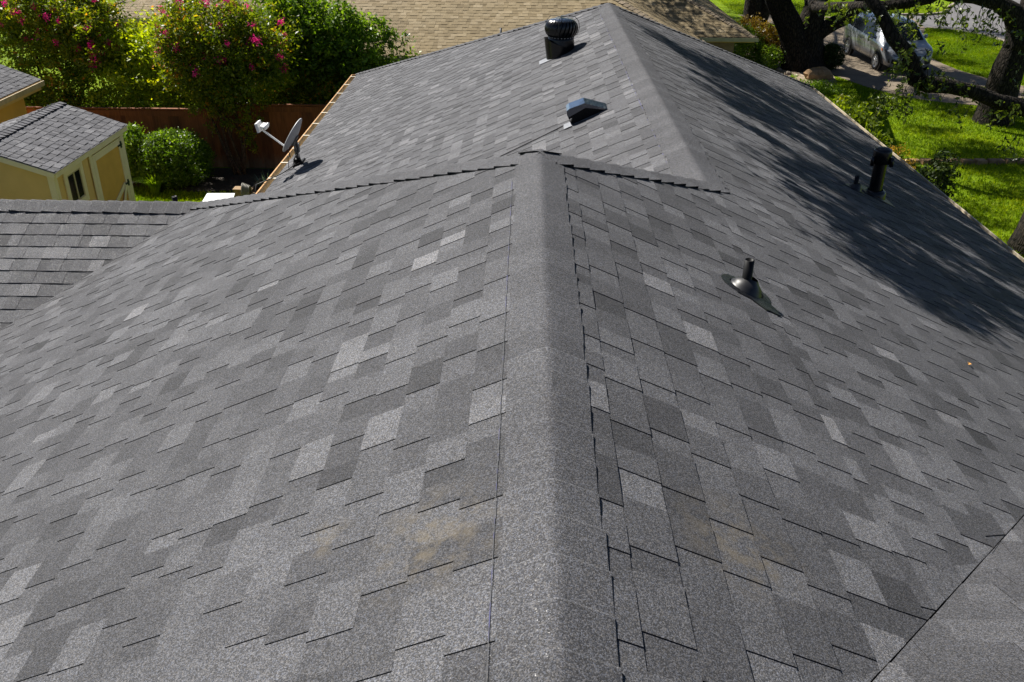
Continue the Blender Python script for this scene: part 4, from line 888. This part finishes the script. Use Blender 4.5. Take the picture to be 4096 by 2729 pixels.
# ---------------- back yard things ----------------
# white sheet on low legs
c = [on_z(x, y, .62) for x, y in ((830, 780), (940, 780), (925, 830), (800, 830))]
wt = empty('patio_table', tuple((c[0] + c[2]) / 2 * np.array((1, 1, 0)))); tag(wt, 'glaring white flat table top just behind the left ridge beside the raised planter', 'table')
mb = MB(); n4 = [p + V3((0, 0, .04)) for p in c]; mb.add(c + n4, [(3, 2, 1, 0), (4, 5, 6, 7), (0, 1, 5, 4), (1, 2, 6, 5), (2, 3, 7, 6), (3, 0, 4, 7)]); part(mb, 'table_top', M['white_panel'], wt)
for p in c: m_ = MB(); cc = (c[0] + c[2]) / 2; q = p + (cc - p) * .12; m_.span(q[0] - .03, q[0] + .03, q[1] - .03, q[1] + .03, 0, .618); part(m_, 'leg', M['gutter_white'], wt)
# raised planter
pa_, pb_ = on_z(985, 772, .35), on_z(1075, 768, .35); pb_ = V3((pb_[0] + .6, pb_[1] + .1, .35)); pbx = empty('raised_planter', (pa_[0] + .7, pa_[1] + .6, 0)); tag(pbx, 'old timber raised planter box against the gutter corner', 'planter')
x0, x1, y0, y1 = pa_[0] + .02, pa_[0] + 1.7, pa_[1], pa_[1] + 1.05
mb = MB(); mb.tone = .7
for (a1, a2, b1, b2) in ((x0, x1, y0, y0 + .05), (x0, x1, y1, y1 + .05), (x0, x0 + .05, y0 + .052, y1 - .002), (x1, x1 + .05, y0, y1)): mb.span(a1, a2, b1, b2, 0, .35)
part(mb, 'side_board', M['wood_old'], pbx)
mb = MB(); mb.span(x0 + .05, x1, y0 + .05, y1, 0, .27); part(mb, 'soil', M['mulch'], pbx)
tuft('leek_plants', x0 + .35, y0 + .5, 70, .75, 'leaf_silver', 65, 'grey green strap leaved plants growing in the raised planter', droop=.6, w_=.016)
mb = MB(); hc = V3((x0 - .02, y0 + .0, .40)); 
post = empty('hose_post', (x0 - .16, y0 - .05, 0)); tag(post, 'short square timber post at the planter corner', 'post')
m_ = MB(); m_.tone = .9; m_.box((x0 - .16, y0 - .05, .23), (.2, .2, .46)); m_.box((x0 - .16, y0 - .05, .475), (.24, .24, .03)); part(m_, 'post', M['wood_old'], post)
for k in range(6):
    mb.smooth = True; rr = .26 - .012 * k; mb.tube([(x0 + .02 + .03 * k - .08, y0 - .06 + .0 + rr * math.cos(t) * .6, .34 + rr * math.sin(t)) for t in np.linspace(0, 2 * math.pi, 17)], .017, 7)
tag(mb.build('garden_hose', M['hose']), 'coiled grey garden hose hung over the planter corner post', 'hose')
rd = random.Random(9)
def boulder(name, x, y, r, label, seed, group=None, flat=.55, mat='rock'):
    rd = random.Random(seed); mb = MB(); mb.smooth = False; n1, n2 = 10, 7; vs = []
    ph = [rd.uniform(0, 6) for _ in range(6)]
    for j in range(n2 + 1):
        for k in range(n1):
            a_, b_ = 2 * math.pi * k / n1, math.pi * j / n2 - math.pi / 2
            q = r * (1 + .16 * math.sin(2 * a_ + ph[0]) + .12 * math.sin(3 * a_ + 2 * b_ + ph[1]) + rd.uniform(-.06, .06))
            vs.append((x + q * math.cos(b_) * math.cos(a_), y + q * .8 * math.cos(b_) * math.sin(a_), max(-.02, r * flat * .6 + q * flat * math.sin(b_))))
    mb.add(vs, [(j * n1 + k, j * n1 + (k + 1) % n1, (j + 1) * n1 + (k + 1) % n1, (j + 1) * n1 + k) for j in range(n2) for k in range(n1)])
    o = mb.build(name, M[mat]); tag(o, label, 'rock', group); return o
b0 = on_z(3272, 318); boulder('boulder', b0[0], b0[1], .48, 'brown boulder between the driveway corner and the big oak', 3)
# row of flat stones across the front lawn
pL, pR = V3((9.3, 24.35, 0)), V3((15.2, 24.6, 0)); x = 0.0; k = 0
while x < 5.6:
    w_ = rd.uniform(.28, .55); m_ = MB(); c_ = pL + (pR - pL) * ((x + w_ / 2) / 5.9); m_.tone = rd.random()
    m_.box((c_[0], c_[1] + rd.uniform(-.03, .03), .05), (w_ - .03, rd.uniform(.2, .3), .13), None, None, .82)
    tag(m_.build('edging_stone', M['rock']), 'flat tan edging stone in the row crossing the front lawn', 'stone', 'row of edging stones across the front lawn'); x += w_; k += 1
for i, (px, py, r, mt) in enumerate([(3115, 285, .14, 0), (3135, 262, .12, 0), (3150, 300, .16, 0), (3118, 246, .18, 0), (3090, 268, .1, 0)]):
    q = on_z(px, py); boulder('bed_stone', q[0], q[1], r, 'pale stone lying in the gravel at the foot of the big oak', 20 + i, 'pale stones in the gravel bed', mat='kerb')

# ---------------- front garden shrubs ----------------
def shrub(name, blobs, n, size, mat, label, seed, cat='shrub', **k):
    b = blobs[0]; r_ = empty(name, (b[0], b[1], 0)); tag(r_, label, cat); crown('foliage', blobs, n, size, mat, r_, seed=seed, **k)
    mb = MB(); mb.smooth = True; rd = random.Random(seed)
    for q in blobs:
        for j in range(4): mb.tube(limb((b[0] + rd.uniform(-.08, .08), b[1] + rd.uniform(-.08, .08), 0), (q[0] + rd.uniform(-.5, .5) * q[3], q[1] + rd.uniform(-.5, .5) * q[4], q[2] + rd.uniform(0, .8) * q[5]), 0, 5, .06, rd), [.022, .018, .015, .012, .009, .005], 6)
    part(mb, 'stem', M['bark'], r_); return r_
def at_x(px, py, X): p = on_x(px, py, X); return p
a1 = at_x(3420, 450, 7.0); a2 = at_x(3500, 560, 7.0); a3 = at_x(3730, 690, 6.9)
shrub('leafy_shrub', [(a1[0], a1[1], a1[2] - .5, .45, .6, .6, 3), (a1[0] + .2, a1[1] - .8, a1[2] - .7, .4, .6, .5, 2), (a1[0], a1[1] + .9, a1[2] - .35, .3, .4, .45, 1)], 6000, .055, 'leaf_myrtle', 'tall loose green shrub by the right eave in front of the lawn', 71, clump=(.14, .26), per=36, tone=(.42, .2))
shrub('dense_shrub', [(7.2, a2[1] + .3, a2[2] - .8, .5, 1.2, .5, 3)], 7000, .045, 'leaf_dark', 'low dense shrub in shade below the taller loose shrub', 72, clump=(.14, .24), per=36)
shrub('dark_twiggy_shrub', [(a3[0] + .1, a3[1], a3[2] - .2, .28, .42, .35, 2), (a3[0] + .3, a3[1] + .3, a3[2] + .05, .2, .3, .2, 1)], 1500, .042, 'leaf_oak', 'small dark purple green shrub poking above the right eave', 73, clump=(.07, .15), per=16)
a4 = at_x(3590, 590, 6.7); yf = shrub('yellow_flowers', [(6.75, a4[1], a4[2] - .2, .2, .6, .2, 2)], 380, .025, 'flower_yellow', 'sparse yellow flowering plant along the right eave', 74, 'plant', clump=(.05, .12), per=10)
q = on_z(2915, 205); shrub('round_shrub', [(q[0] - .1, q[1] - 3.0, .75, .85, .9, .7, 3), (q[0] + .7, q[1] - 3.8, .45, .6, .7, .45, 1), (q[0] - .9, q[1] - 4.2, .5, .5, .7, .5, 1)], 12000, .05, 'leaf_dark', 'rounded green shrub beside the shaded tan roof corner', 75, clump=(.14, .26), per=36, base=.03, tone=(.6, .2))
q = on_z(3060, 255); shrub('golden_maple', [(q[0] - .25, q[1], 1.0, .75, .8, .55, 3), (q[0] + .2, q[1] - .4, .7, .6, .6, .5, 2), (q[0] - .6, q[1] + .6, 1.45, .5, .5, .3, 1)], 9000, .045, 'leaf_gold', 'low golden leaved maple beside the big oak trunk', 76, 'tree', clump=(.12, .25), per=30)
q = on_z(3318, 282); shrub('dark_round_bush', [(q[0], q[1] + .1, .5, .48, .45, .48, 3)], 8000, .035, 'leaf_oak', 'small dark rounded bush at the driveway edge beside the big oak', 77, 'bush', clump=(.08, .14), per=36, shell=.8, base=.03)
q = on_z(3180, 352); tag(crown('ground_cover', [(q[0], q[1], .08, 1.3, 1.6, .12, 2), (q[0] - 1.6, q[1] - 1.2, .1, 1.2, 1.6, .14, 2), (q[0] - 2.6, q[1] + 2.2, .1, .9, 1.5, .2, 2), (q[0]+.9, q[1] - .6, .1, .7, .7, .14, 1)], 14000, .045, 'leaf_dark', None, (.1, .2), 40, 78, base=.02), kind='stuff')

# ---------------- oaks ----------------
OFS = lambda S, z: V3(S) + SUN * ((z - S[2]) / SUN[2])
def inpoly(q, P):
    ins = False; j = len(P) - 1
    for i in range(len(P)):
        if (P[i][1] > q[1]) != (P[j][1] > q[1]) and q[0] < (P[j][0] - P[i][0]) * (q[1] - P[i][1]) / (P[j][1] - P[i][1] + 1e-12) + P[i][0]: ins = not ins
        j = i
    return ins
def sprays(poly, n, zf, zr_, seed, size=(.35, .75), gaps=(), gr=.8):
    """small blobs of a spreading canopy: each hangs between the sun and a point of poly (plan outline) at height zf(x, y)"""
    rd = random.Random(seed); xs = [p[0] for p in poly]; ys = [p[1] for p in poly]; out = []
    while len(out) < n:
        x, y = rd.uniform(min(xs), max(xs)), rd.uniform(min(ys), max(ys))
        if not inpoly((x, y), poly): continue
        if any((x - g_[0]) ** 2 + (y - g_[1]) ** 2 < g_[2] ** 2 and rd.random() < gr for g_ in gaps): continue
        z = rd.uniform(*zr_); p = OFS((x, y, zf(x, y)), z); s_ = rd.uniform(*size); out.append((p[0], p[1], z, s_, s_ * rd.uniform(.7, 1.3), s_ * .3, s_ * s_))
    return out
def boughs(mb, start, blobs, n, r0, seed):
    rd = random.Random(seed); bs = rd.sample(blobs, min(n, len(blobs)))
    for b in bs:
        p = limb(start, b[:3], .06, 8, .07, rd); mb.tube(p, [r0 * (1 - .1 * i) * (.35 + .65 * rd.random() if i > 6 else 1) for i in range(9)], 7)
zRoof = lambda x, y: zA - T * (x - xA)
# oak C: trunk in the lower right corner, its crown overhangs the right eave
oc = empty('live_oak', (11.1, 18.2, 0)); tag(oc, 'nearest live oak, its trunk cut off by the right edge below the long bent bough', 'tree')
base = V3((11.1, 18.2, 0)); top = V3((11.9, 19.2, 4.2))
mb = MB(); mb.smooth = True; mb.tube([base + V3((0, 0, -.2)), base + V3((.02, 0, .35)), base + V3((.1, .1, 1.1)), base + V3((.3, .4, 2.2)), base + V3((.45, .7, 3.2)), top, top + V3((-.6, -.1, 2.5)), top + V3((-2.0, -.3, 4.4))], [.72, .58, .48, .44, .42, .40, .30, .2], 14, wob=.05)
part(mb, 'trunk', M['bark'], oc)
# long bough that crosses the lawn, bends and climbs in front of the van
pts = [top + V3((0, 0, -.2)), V3((11.0, 18.2, 2.95)), on_y(4096, 432, 18), on_y(3990, 405, 18), on_y(3900, 368, 17.9), on_y(3800, 345, 17.8), on_y(3710, 340, 17.8), on_y(3665, 318, 17.8), on_y(3650, 262, 17.8), on_y(3620, 205, 17.9), on_y(3570, 150, 18.0), on_y(3545, 95, 18.1), on_y(3520, 45, 18.2), on_y(3490, 5, 18.3), on_y(3440, -60, 18.6), on_y(3380, -160, 19)]
mb = MB(); mb.smooth = True; mb.tube(pts, [.3, .2, .165, .15, .14, .135, .15, .165, .15, .14, .13, .12, .115, .11, .10, .08], 10, wob=.07); part(mb, 'bough', M['bark'], oc)
# roof shadow outline on the right slope (plan)
def onR(px, py):
    d = ray(px, py); N = V3(UR['N']); o = V3((0, 0, GZ)); t = np.dot(V3((xA, 0, zA)) - o, N) / np.dot(d, N); return tuple((o + d * t)[:2])
rp = [onR(*q) for q in [(2680, 165), (2730, 180), (2800, 225), (2950, 280), (3080, 345), (3200, 400), (3330, 450), (3500, 570), (3700, 715), (3900, 890), (4180, 1110), (4180, 1440), (4000, 1335), (3850, 1290), (3650, 1180), (3500, 1080), (3380, 960), (3350, 900), (3260, 780), (3190, 690), (3090, 600), (3000, 490), (2920, 405), (2860, 335), (2790, 275), (2720, 205)]]
SB = sprays(rp, 200, zRoof, (8.3, 9.9), 5, (.22, .5), gaps=[(3.2, 9.8, .5), (4.8, 7.9, .6), (2.9, 12.2, .5), (4.4, 12.8, .6), (4.0, 10.4, .4), (3.4, 7.2, .4)])
LW = sprays([(8, 10), (15, 9), (17, 20), (13, 27), (9, 26), (7.4, 18)], 120, lambda x, y: 0, (8.8, 12.5), 6, (.6, 1.2), gaps=[(11, 22.5, 1.8), (13, 15, 1.8), (10.5, 17.5, 1.5)])
crown('crown', SB, 62000, .05, 'leaf_oak', oc, (.06, .19), 36, 81, shell=.1, up=.3)
crown('crown', LW, 34000, .075, 'leaf_oak', oc, (.25, .6), 50, 82, shell=.1, up=.3)
mb = MB(); mb.smooth = True; hub = top + V3((-2.0, -.3, 4.4)); boughs(mb, hub, SB, 12, .05, 83); boughs(mb, top + V3((-.6, -.1, 2.5)), LW, 9, .12, 84); part(mb, 'branches', M['bark'], oc)
# leafy twigs hanging round the bent bough and along the top edge
def twigs(root, spots, seed, leaf=.055, per=16, hang=1.0):
    rd = random.Random(seed); mb = MB(); lv = []
    for (px, py, Y, n) in spots:
        for _ in range(int(n * 1.6)):
            c_ = on_y(px + rd.uniform(-38, 38), py + rd.uniform(-26, 26), Y + rd.uniform(-.5, .5)); d = V3((rd.uniform(-1, 1), rd.uniform(-1, 1), -.3 - .7 * rd.random() * hang)); d /= np.linalg.norm(d)
            L = rd.uniform(.22, .5); pth = [c_ + d * L * t + V3((0, 0, -.12 * t * t * hang)) for t in (0, .33, .66, 1)]; mb.tube(pth, [.007, .005, .004, .002], 5)
            for j in range(per):
                t = rd.uniform(.15, 1.05); p = c_ + d * L * t + V3((0, 0, -.12 * t * t * hang)); lv.append((*(p + V3([rd.uniform(-.05, .05) for _ in range(3)])), .01, .01, .01, 1))
    part(mb, 'foliage', M['bark'], root)
    crown('foliage', lv, len(lv) * 1, leaf, 'leaf_twig', root, (.02, .05), 1, seed, -.1, .5, tone=(.5, .3))
twigs(oc, [(3560, 370, 17.6, 5), (3520, 400, 17.6, 5), (3600, 400, 17.6, 4), (3700, 290, 17.6, 6), (3760, 300, 17.7, 5), (3600, 240, 17.7, 3), (3650, 200, 17.8, 4), (3830, 330, 17.8, 4), (3590, 130, 18, 3), (3500, 50, 18.2, 2), (3560, 60, 18, 3), (3640, 110, 18.0, 4), (3900, 350, 17.9, 3), (4060, 420, 17.9, 5), (3720, 170, 17.8, 2), (4050, 560, 17.5, 3), (3990, 420, 17.9, 3), (3850, 395, 17.8, 2), (3610, 320, 17.6, 4)], 91, .052, 14)
# oak B: leaning trunk by the right edge
obk = empty('live_oak', (15.1, 29.0, 0)); tag(obk, 'leaning live oak standing beyond the lawn at the right edge, curving over the street', 'tree')
Y = 29.0
def w_at(px, py, Yq): return on_y(px, py, Yq)
pts = [w_at(3960, 520, Y) + V3((0, 0, -.3)), w_at(3975, 470, Y), w_at(4000, 380, Y), w_at(4035, 270, Y), w_at(4070, 180, Y), w_at(4075, 110, Y), w_at(4050, 50, Y), w_at(3990, 10, Y), w_at(3900, -12, Y), w_at(3800, -15, Y + .4), w_at(3700, -40, Y + 1)]
mb = MB(); mb.smooth = True; mb.tube(pts, [.74, .60, .52, .46, .40, .34, .30, .24, .2, .16, .12], 14, wob=.05); part(mb, 'trunk', M['bark'], obk)
mb = MB(); mb.smooth = True; mb.tube([w_at(4060, 200, Y), w_at(4110, 100, Y), w_at(4150, -80, Y + .5), w_at(4100, -300, Y + 1)], [.42, .36, .3, .24], 12, wob=.05); part(mb, 'limb', M['bark'], obk)
LB = sprays([(13, 18), (24, 20), (30, 42), (20, 48), (15, 40), (12, 30)], 150, lambda x, y: 0, (9.5, 14), 7, (.7, 1.4), gaps=[(20, 43, 2.5), (17, 27, 2), (15.5, 38.8, 1.2)])
crown('crown', LB, 60000, .09, 'leaf_oak', obk, (.3, .75), 50, 85, shell=.1, up=.3)
mb = MB(); mb.smooth = True; boughs(mb, w_at(4100, -300, Y + 1), LB, 12, .14, 86); part(mb, 'branches', M['bark'], obk)
twigs(obk, [(3840, 30, 20, 4), (3870, 60, 20, 3), (3940, 30, 20, 4), (3960, 80, 20, 3), (3990, 110, 20, 2), (3800, 20, 20, 4), (3880, 120, 20, 1), (4010, 30, 20, 4), (4080, 90, 21, 3), (4085, 230, 21, 2), (4070, 330, 21, 2)], 93, .055, 9, 1.4)
# oak A: big double trunk beside the driveway
oa = empty('live_oak', (10.9, 37.0, 0)); tag(oa, 'massive dark double trunked oak standing between the tan roofed house and the driveway', 'tree')
Y = 37.0
mb = MB(); mb.smooth = True; mb.tube([w_at(3205, 300, Y) + V3((0, 0, -.4)), w_at(3205, 265, Y), w_at(3200, 215, Y), w_at(3185, 165, Y), w_at(3160, 110, Y), w_at(3135, 55, Y), w_at(3110, 0, Y), w_at(3080, -80, Y), w_at(3040, -200, Y)], [1.0, .86, .76, .62, .5, .46, .44, .4, .34], 16, wob=.04); part(mb, 'trunk', M['bark'], oa)
mb = MB(); mb.smooth = True; mb.tube([w_at(3235, 290, Y) + V3((0, 0, -.4)), w_at(3232, 255, Y), w_at(3228, 200, Y), w_at(3232, 150, Y), w_at(3240, 100, Y), w_at(3256, 50, Y), w_at(3270, 0, Y), w_at(3290, -100, Y)], [.9, .74, .66, .58, .5, .44, .4, .34], 16, wob=.04); part(mb, 'trunk', M['bark'], oa)
mb = MB(); mb.smooth = True; mb.tube([w_at(3240, 150, Y), w_at(3290, 118, Y - .2), w_at(3340, 92, Y - .3), w_at(3385, 72, Y - .4), w_at(3430, 30, Y - .5), w_at(3460, -60, Y - .5)], [.42, .30, .27, .25, .22, .18], 12, wob=.05); part(mb, 'limb', M['bark'], oa)
mb = MB(); mb.smooth = True; mb.tube([w_at(3262, 28, 27), w_at(3330, 30, 26), w_at(3420, 28, 25), w_at(3520, 24, 24.4), w_at(3620, 14, 24), w_at(3720, -2, 24), w_at(3800, -40, 24)], [.15, .145, .14, .13, .12, .105, .09], 12, wob=.08)
mb.tube([w_at(3270, 0, Y), w_at(3262, -10, 32), w_at(3258, 20, 28), w_at(3262, 28, 27)], [.3, .24, .19, .17], 12); part(mb, 'limb', M['bark'], oa)
LA = sprays([(8, 30), (15, 30), (16, 42), (18, 50), (8, 56), (5, 45), (4, 34), (3, 29)], 150, lambda x, y: 0 if x > 7.5 else 3.2, (9.5, 14), 8, (.6, 1.3), gaps=[(14.6, 36.8, 1.0), (12.6, 35.5, 1.2)])
LA += sprays([(12.5, 35), (17.5, 35), (18, 41), (13, 42)], 30, lambda x, y: 1, (9.5, 12), 28, (.5, .9))
LA += sprays([(2.2, 27.5), (7.3, 29.4), (7.0, 34), (3, 33)], 26, lambda x, y: 3.0, (9.5, 12.5), 18, (.4, .9))
crown('crown', LA, 60000, .085, 'leaf_oak', oa, (.28, .65), 50, 87, shell=.1, up=.3)
mb = MB(); mb.smooth = True; boughs(mb, w_at(3290, -100, Y), LA, 12, .14, 88); part(mb, 'branches', M['bark'], oa)
twigs(oa, [(3330, 15, 25, 2), (3250, 50, 26, 1), (3400, 30, 24.5, 4), (3440, 35, 24, 2), (3480, 20, 24, 4), (3560, 25, 24, 5), (3620, 50, 24, 3), (3700, 20, 24, 4), (3750, 40, 24, 3), (3350, 5, 24, 3), (3660, 5, 24, 4), (3790, 5, 24, 3)], 95, .065, 10, 1.2)
# the oak behind it, further left
od = empty('live_oak', (11.0, 45.5, 0)); tag(od, 'forked dark oak trunk on the far lawn left of the massive double trunk', 'tree')
Y = 45.5
mb = MB(); mb.smooth = True; mb.tube([w_at(3020, 140, Y) + V3((0, 0, -.3)), w_at(3020, 118, Y), w_at(3017, 80, Y), w_at(3012, 40, Y), w_at(3015, 0, Y), w_at(3020, -60, Y)], [.72, .6, .5, .44, .42, .38], 14, wob=.04); part(mb, 'trunk', M['bark'], od)
mb = MB(); mb.smooth = True; mb.tube([w_at(3025, 100, Y), w_at(3045, 60, Y), w_at(3066, 20, Y), w_at(3085, -30, Y)], [.44, .38, .34, .3], 12, wob=.04); part(mb, 'limb', M['bark'], od)
LD = sprays([(8, 45), (18, 45), (20, 60), (10, 62), (6, 52)], 50, lambda x, y: 0, (9.5, 14), 9, (.8, 1.5)); crown('crown', LD, 14000, .11, 'leaf_oak', od, (.35, .8), 50, 89, shell=.1)
od2 = empty('oak_tree', (15.2, 52, 0)); tag(od2, 'slim dark trunk on the far lawn above the fork of the massive oak', 'tree')
mb = MB(); mb.smooth = True; mb.tube([w_at(3245, 60, 52), w_at(3238, 20, 52), w_at(3232, -60, 52)], [.3, .26, .24], 10); part(mb, 'trunk', M['bark'], od2)

# ---------------- silver minivan ----------------
wr, wf = V3((*on_z(3391, 218)[:2], 0)), V3((*on_z(3507, 280)[:2], 0))
fwd = (wf - wr); fwd /= np.linalg.norm(fwd); lat = V3((-fwd[1], fwd[0], 0))            # lat: towards the photo's right, far side
if lat[0] < 0: lat = -lat
WB = 3.06; mid = (wr + wf) / 2; van = empty('silver_minivan', tuple(mid + lat * .9)); tag(van, 'silver minivan parked on the driveway behind the hanging oak bough', 'van')
rear = mid - fwd * WB / 2; VP = lambda x, y, z: rear + fwd * x + lat * (y + .90) + V3((0, 0, z))       # x forward from rear axle, y across, z up
H = .985
st_ = [ # x, z_low, z_belt, z_top, half width belt, half width top, half width low
 (-1.02, .48, .95, 1.05, .72, .62, .66), (-.99, .30, 1.05, 1.32, .86, .66, .80), (-.80, .26, 1.12, 1.60, .95, .72, .90), (-.45, .24, 1.13, 1.70, .975, .76, .94), (.3, .23, 1.10, 1.74, .985, .79, .955),
 (1.2, .23, 1.07, 1.745, .985, .79, .96), (1.9, .23, 1.05, 1.72, .985, .78, .96), (2.25, .23, 1.04, 1.66, .98, .76, .955), (2.65, .23, 1.03, 1.42, .98, .78, .955), (3.05, .23, 1.02, 1.17, .975, .82, .95),
 (3.2, .23, 1.00, 1.075, .97, .84, .945), (3.5, .23, .93, 1.0, .95, .78, .93), (3.75, .22, .85, .92, .90, .70, .88), (3.92, .24, .74, .80, .78, .58, .76), (3.985, .34, .62, .68, .66, .46, .64)]
def ring(s_, out=0.0):
    x, zl, zb, zt, wb, wt, wl = s_; pr = [(0, zl), (wl * .8, zl), (wl, zl + .10), (wb * 1.0, (zl + zb) * .5), (wb, zb - .1), (wb * .985, zb), (wb * .955, zb + (zt - zb) * .12), (wt * 1.03, zt - (zt - zb) * .16), (wt * .93, zt - (zt - zb) * .04), (wt * .5, zt + .005), (0, zt + .012)]
    return [VP(x, y, z) for y, z in pr] + [VP(x, -y, z) for y, z in pr[-2:0:-1]]
mb = MB(); mb.smooth = True; rings = [ring(s_) for s_ in st_]; nr = len(rings[0]); vs = [p for r_ in rings for p in r_]
fs = [(i * nr + k, i * nr + (k + 1) % nr, (i + 1) * nr + (k + 1) % nr, (i + 1) * nr + k) for i in range(len(rings) - 1) for k in range(nr)] + [tuple(range(nr)), tuple(range((len(rings) - 1) * nr, len(rings) * nr))]
mb.add(vs, fs); body = part(mb, 'body', M['paint'], van)
vb = np.array(van.location)
from mathutils.bvhtree import BVHTree
loc = []                                                       # the same skin in van coordinates (x forward, y across, z up)
for s_ in st_:
    x, zl, zb, zt, wb, wt, wl = s_; pr = [(0, zl), (wl * .8, zl), (wl, zl + .10), (wb * 1.0, (zl + zb) * .5), (wb, zb - .1), (wb * .985, zb), (wb * .955, zb + (zt - zb) * .12), (wt * 1.03, zt - (zt - zb) * .16), (wt * .93, zt - (zt - zb) * .04), (wt * .5, zt + .005), (0, zt + .012)]
    loc += [Vector((x, y, z)) for y, z in pr] + [Vector((x, -y, z)) for y, z in pr[-2:0:-1]]
bvh = BVHTree.FromPolygons(loc, fs)
def hit(o, d, out):
    h = bvh.ray_cast(Vector(o), Vector(d))[0]
    if h is None: return None
    q = V3(h) - V3(d) * out; return VP(*q)
def vsub(mb, name, mat): return part(mb, name, M[mat], van)
def patch(name, mat, bot, top, axis, s_=1, out=.012, n=8, m_=3, par=None, mats=None):
    """panel laid on the skin between two outlines, seen from the side ('y') or from the front ('x') or from above ('z')"""
    mb = MB(); G_ = []
    bi = lambda L_, t: np.array([np.interp(t, np.linspace(0, 1, len(L_)), [p[k] for p in L_]) for k in (0, 1)])
    for i in range(n + 1):
        row = []
        for j in range(m_ + 1):
            p = bi(bot, i / n) * (1 - j / m_) + bi(top, i / n) * (j / m_)
            o, d = {'y': ((p[0], s_ * 3, p[1]), (0, -s_, 0)), 'x': ((6, p[0] * s_, p[1]), (-1, 0, 0)), 'z': ((p[0], p[1], 3), (0, 0, -1))}[axis]
            row.append(hit(o, d, out))
        G_.append(row)
    for i in range(n):
        for j in range(m_):
            q = [G_[i][j], G_[i + 1][j], G_[i + 1][j + 1], G_[i][j + 1]]
            if all(k is not None for k in q): mb.quad(*q)
    return vsub(mb, name, mat)
for s_ in (-1, 1):
    patch('side_window', 'glass', [(-.78, 1.24), (.10, 1.17)], [(-.62, 1.52), (.10, 1.60)], 'y', s_)
    patch('side_window', 'glass', [(.18, 1.17), (1.22, 1.12)], [(.18, 1.60), (1.22, 1.61)], 'y', s_)
    patch('side_window', 'glass', [(1.30, 1.12), (2.0, 1.09), (2.62, 1.09)], [(1.30, 1.61), (1.95, 1.585), (2.56, 1.22)], 'y', s_)
    for xx in (.14, 1.26, 2.36): patch('door_seam', 'trim_black', [(xx, .36), (xx + .016, .36)], [(xx, 1.06), (xx + .016, 1.06)], 'y', s_, .006, 1, 6)
    patch('slide_rail', 'trim_black', [(-.75, .985), (.12, .955)], [(-.75, 1.0), (.12, .97)], 'y', s_, .006, 5, 1)
    for xx in (.98, 1.42): patch('door_handle', 'alloy', [(xx, .90), (xx + .17, .89)], [(xx, .94), (xx + .17, .93)], 'y', s_, .03, 2, 1)
    patch('sill_trim', 'trim_black', [(-.5, .27), (2.55, .27)], [(-.5, .33), (2.55, .33)], 'y', s_, .008, 4, 1)
    patch('headlight', 'lamp', [(.42, .68), (.62, .66), (.86, .74), (.93, .82)], [(.42, .70), (.62, .78), (.86, .90), (.93, .90)], 'x', s_, .015, 8, 2)
    patch('indicator', 'amber', [(3.36, .80), (3.44, .79)], [(3.32, .90), (3.40, .89)], 'y', s_, .02, 1, 1)
    patch('air_intake', 'trim_black', [(.56, .38), (.84, .42)], [(.50, .54), (.84, .58)], 'x', s_, .01, 3, 2)
    mb = MB(); p = hit((2.42, s_ * 3, 1.12), (0, -s_, 0), .02); mb.smooth = True; mb.tube([p, p + lat * s_ * .07 + V3((0, 0, .03)), p + lat * s_ * .12 + V3((0, 0, .05)), p + lat * s_ * .22 + V3((0, 0, .05)), p + lat * s_ * .25 + V3((0, 0, .05))], [.02, .025, .07, .08, .03], 10); vsub(mb, 'wing_mirror', 'paint')
    for xw in (0.0, WB):
        c_ = VP(xw, s_ * .93, .355); nrm = lat * s_
        mb = MB(); Mx = np.array([fwd, np.cross(nrm, fwd), nrm]).T
        mb.lathe(c_ + nrm * .050, [(.425, 0), (.40, .004), (.001, .004)], 28, Mx); vsub(mb, 'wheel_arch', 'trim_black')
        mb = MB(); mb.smooth = True; mb.lathe(c_ - nrm * .12, [(.25, .0), (.33, .0), (.355, .03), (.355, .17), (.33, .21), (.245, .215), (.24, .18)], 28, Mx); whl = vsub(mb, 'wheel', 'tyre')
        mb = MB(); mb.smooth = True; mb.lathe(c_ + nrm * .0, [(.245, .085), (.235, .09), (.225, .06), (.21, .058), (.001, .058)], 28, Mx, .2); mb.smooth = False
        for k in range(5):
            t = 2 * math.pi * k / 5 + .3
            for dt in (-.14, .14):
                a_ = c_ + Mx @ V3((.04 * math.cos(t), .04 * math.sin(t), .08)); b_ = c_ + Mx @ V3((.225 * math.cos(t + dt), .225 * math.sin(t + dt), .085)); mb.bar(a_, b_, .032, .02, up=nrm)
        mb.lathe(c_ + nrm * .06, [(.06, 0), (.06, .03), (.001, .035)], 14, Mx); sub(mb, 'rim', M['alloy'], whl, vb)
patch('windscreen', 'glass', [(3.10, -.74), (3.16, 0), (3.10, .74)], [(2.26, -.68), (2.30, 0), (2.26, .68)], 'z', 1, .012, 10, 5)
patch('bonnet_seam', 'trim_black', [(3.78, -.66), (3.90, 0), (3.78, .66)], [(3.765, -.66), (3.885, 0), (3.765, .66)], 'z', 1, .008, 10, 1)
patch('grille', 'trim_black', [(-.34, .56), (0, .53), (.34, .56)], [(-.36, .70), (0, .675), (.36, .70)], 'x', 1, .012, 6, 3)
patch('lower_intake', 'trim_black', [(-.42, .36), (.42, .36)], [(-.36, .43), (.36, .43)], 'x', 1, .01, 6, 1)
patch('bumper_trim', 'alloy', [(-.62, .345), (-.3, .31), (.3, .31), (.62, .345)], [(-.62, .375), (-.3, .335), (.3, .335), (.62, .375)], 'x', 1, .012, 8, 1)
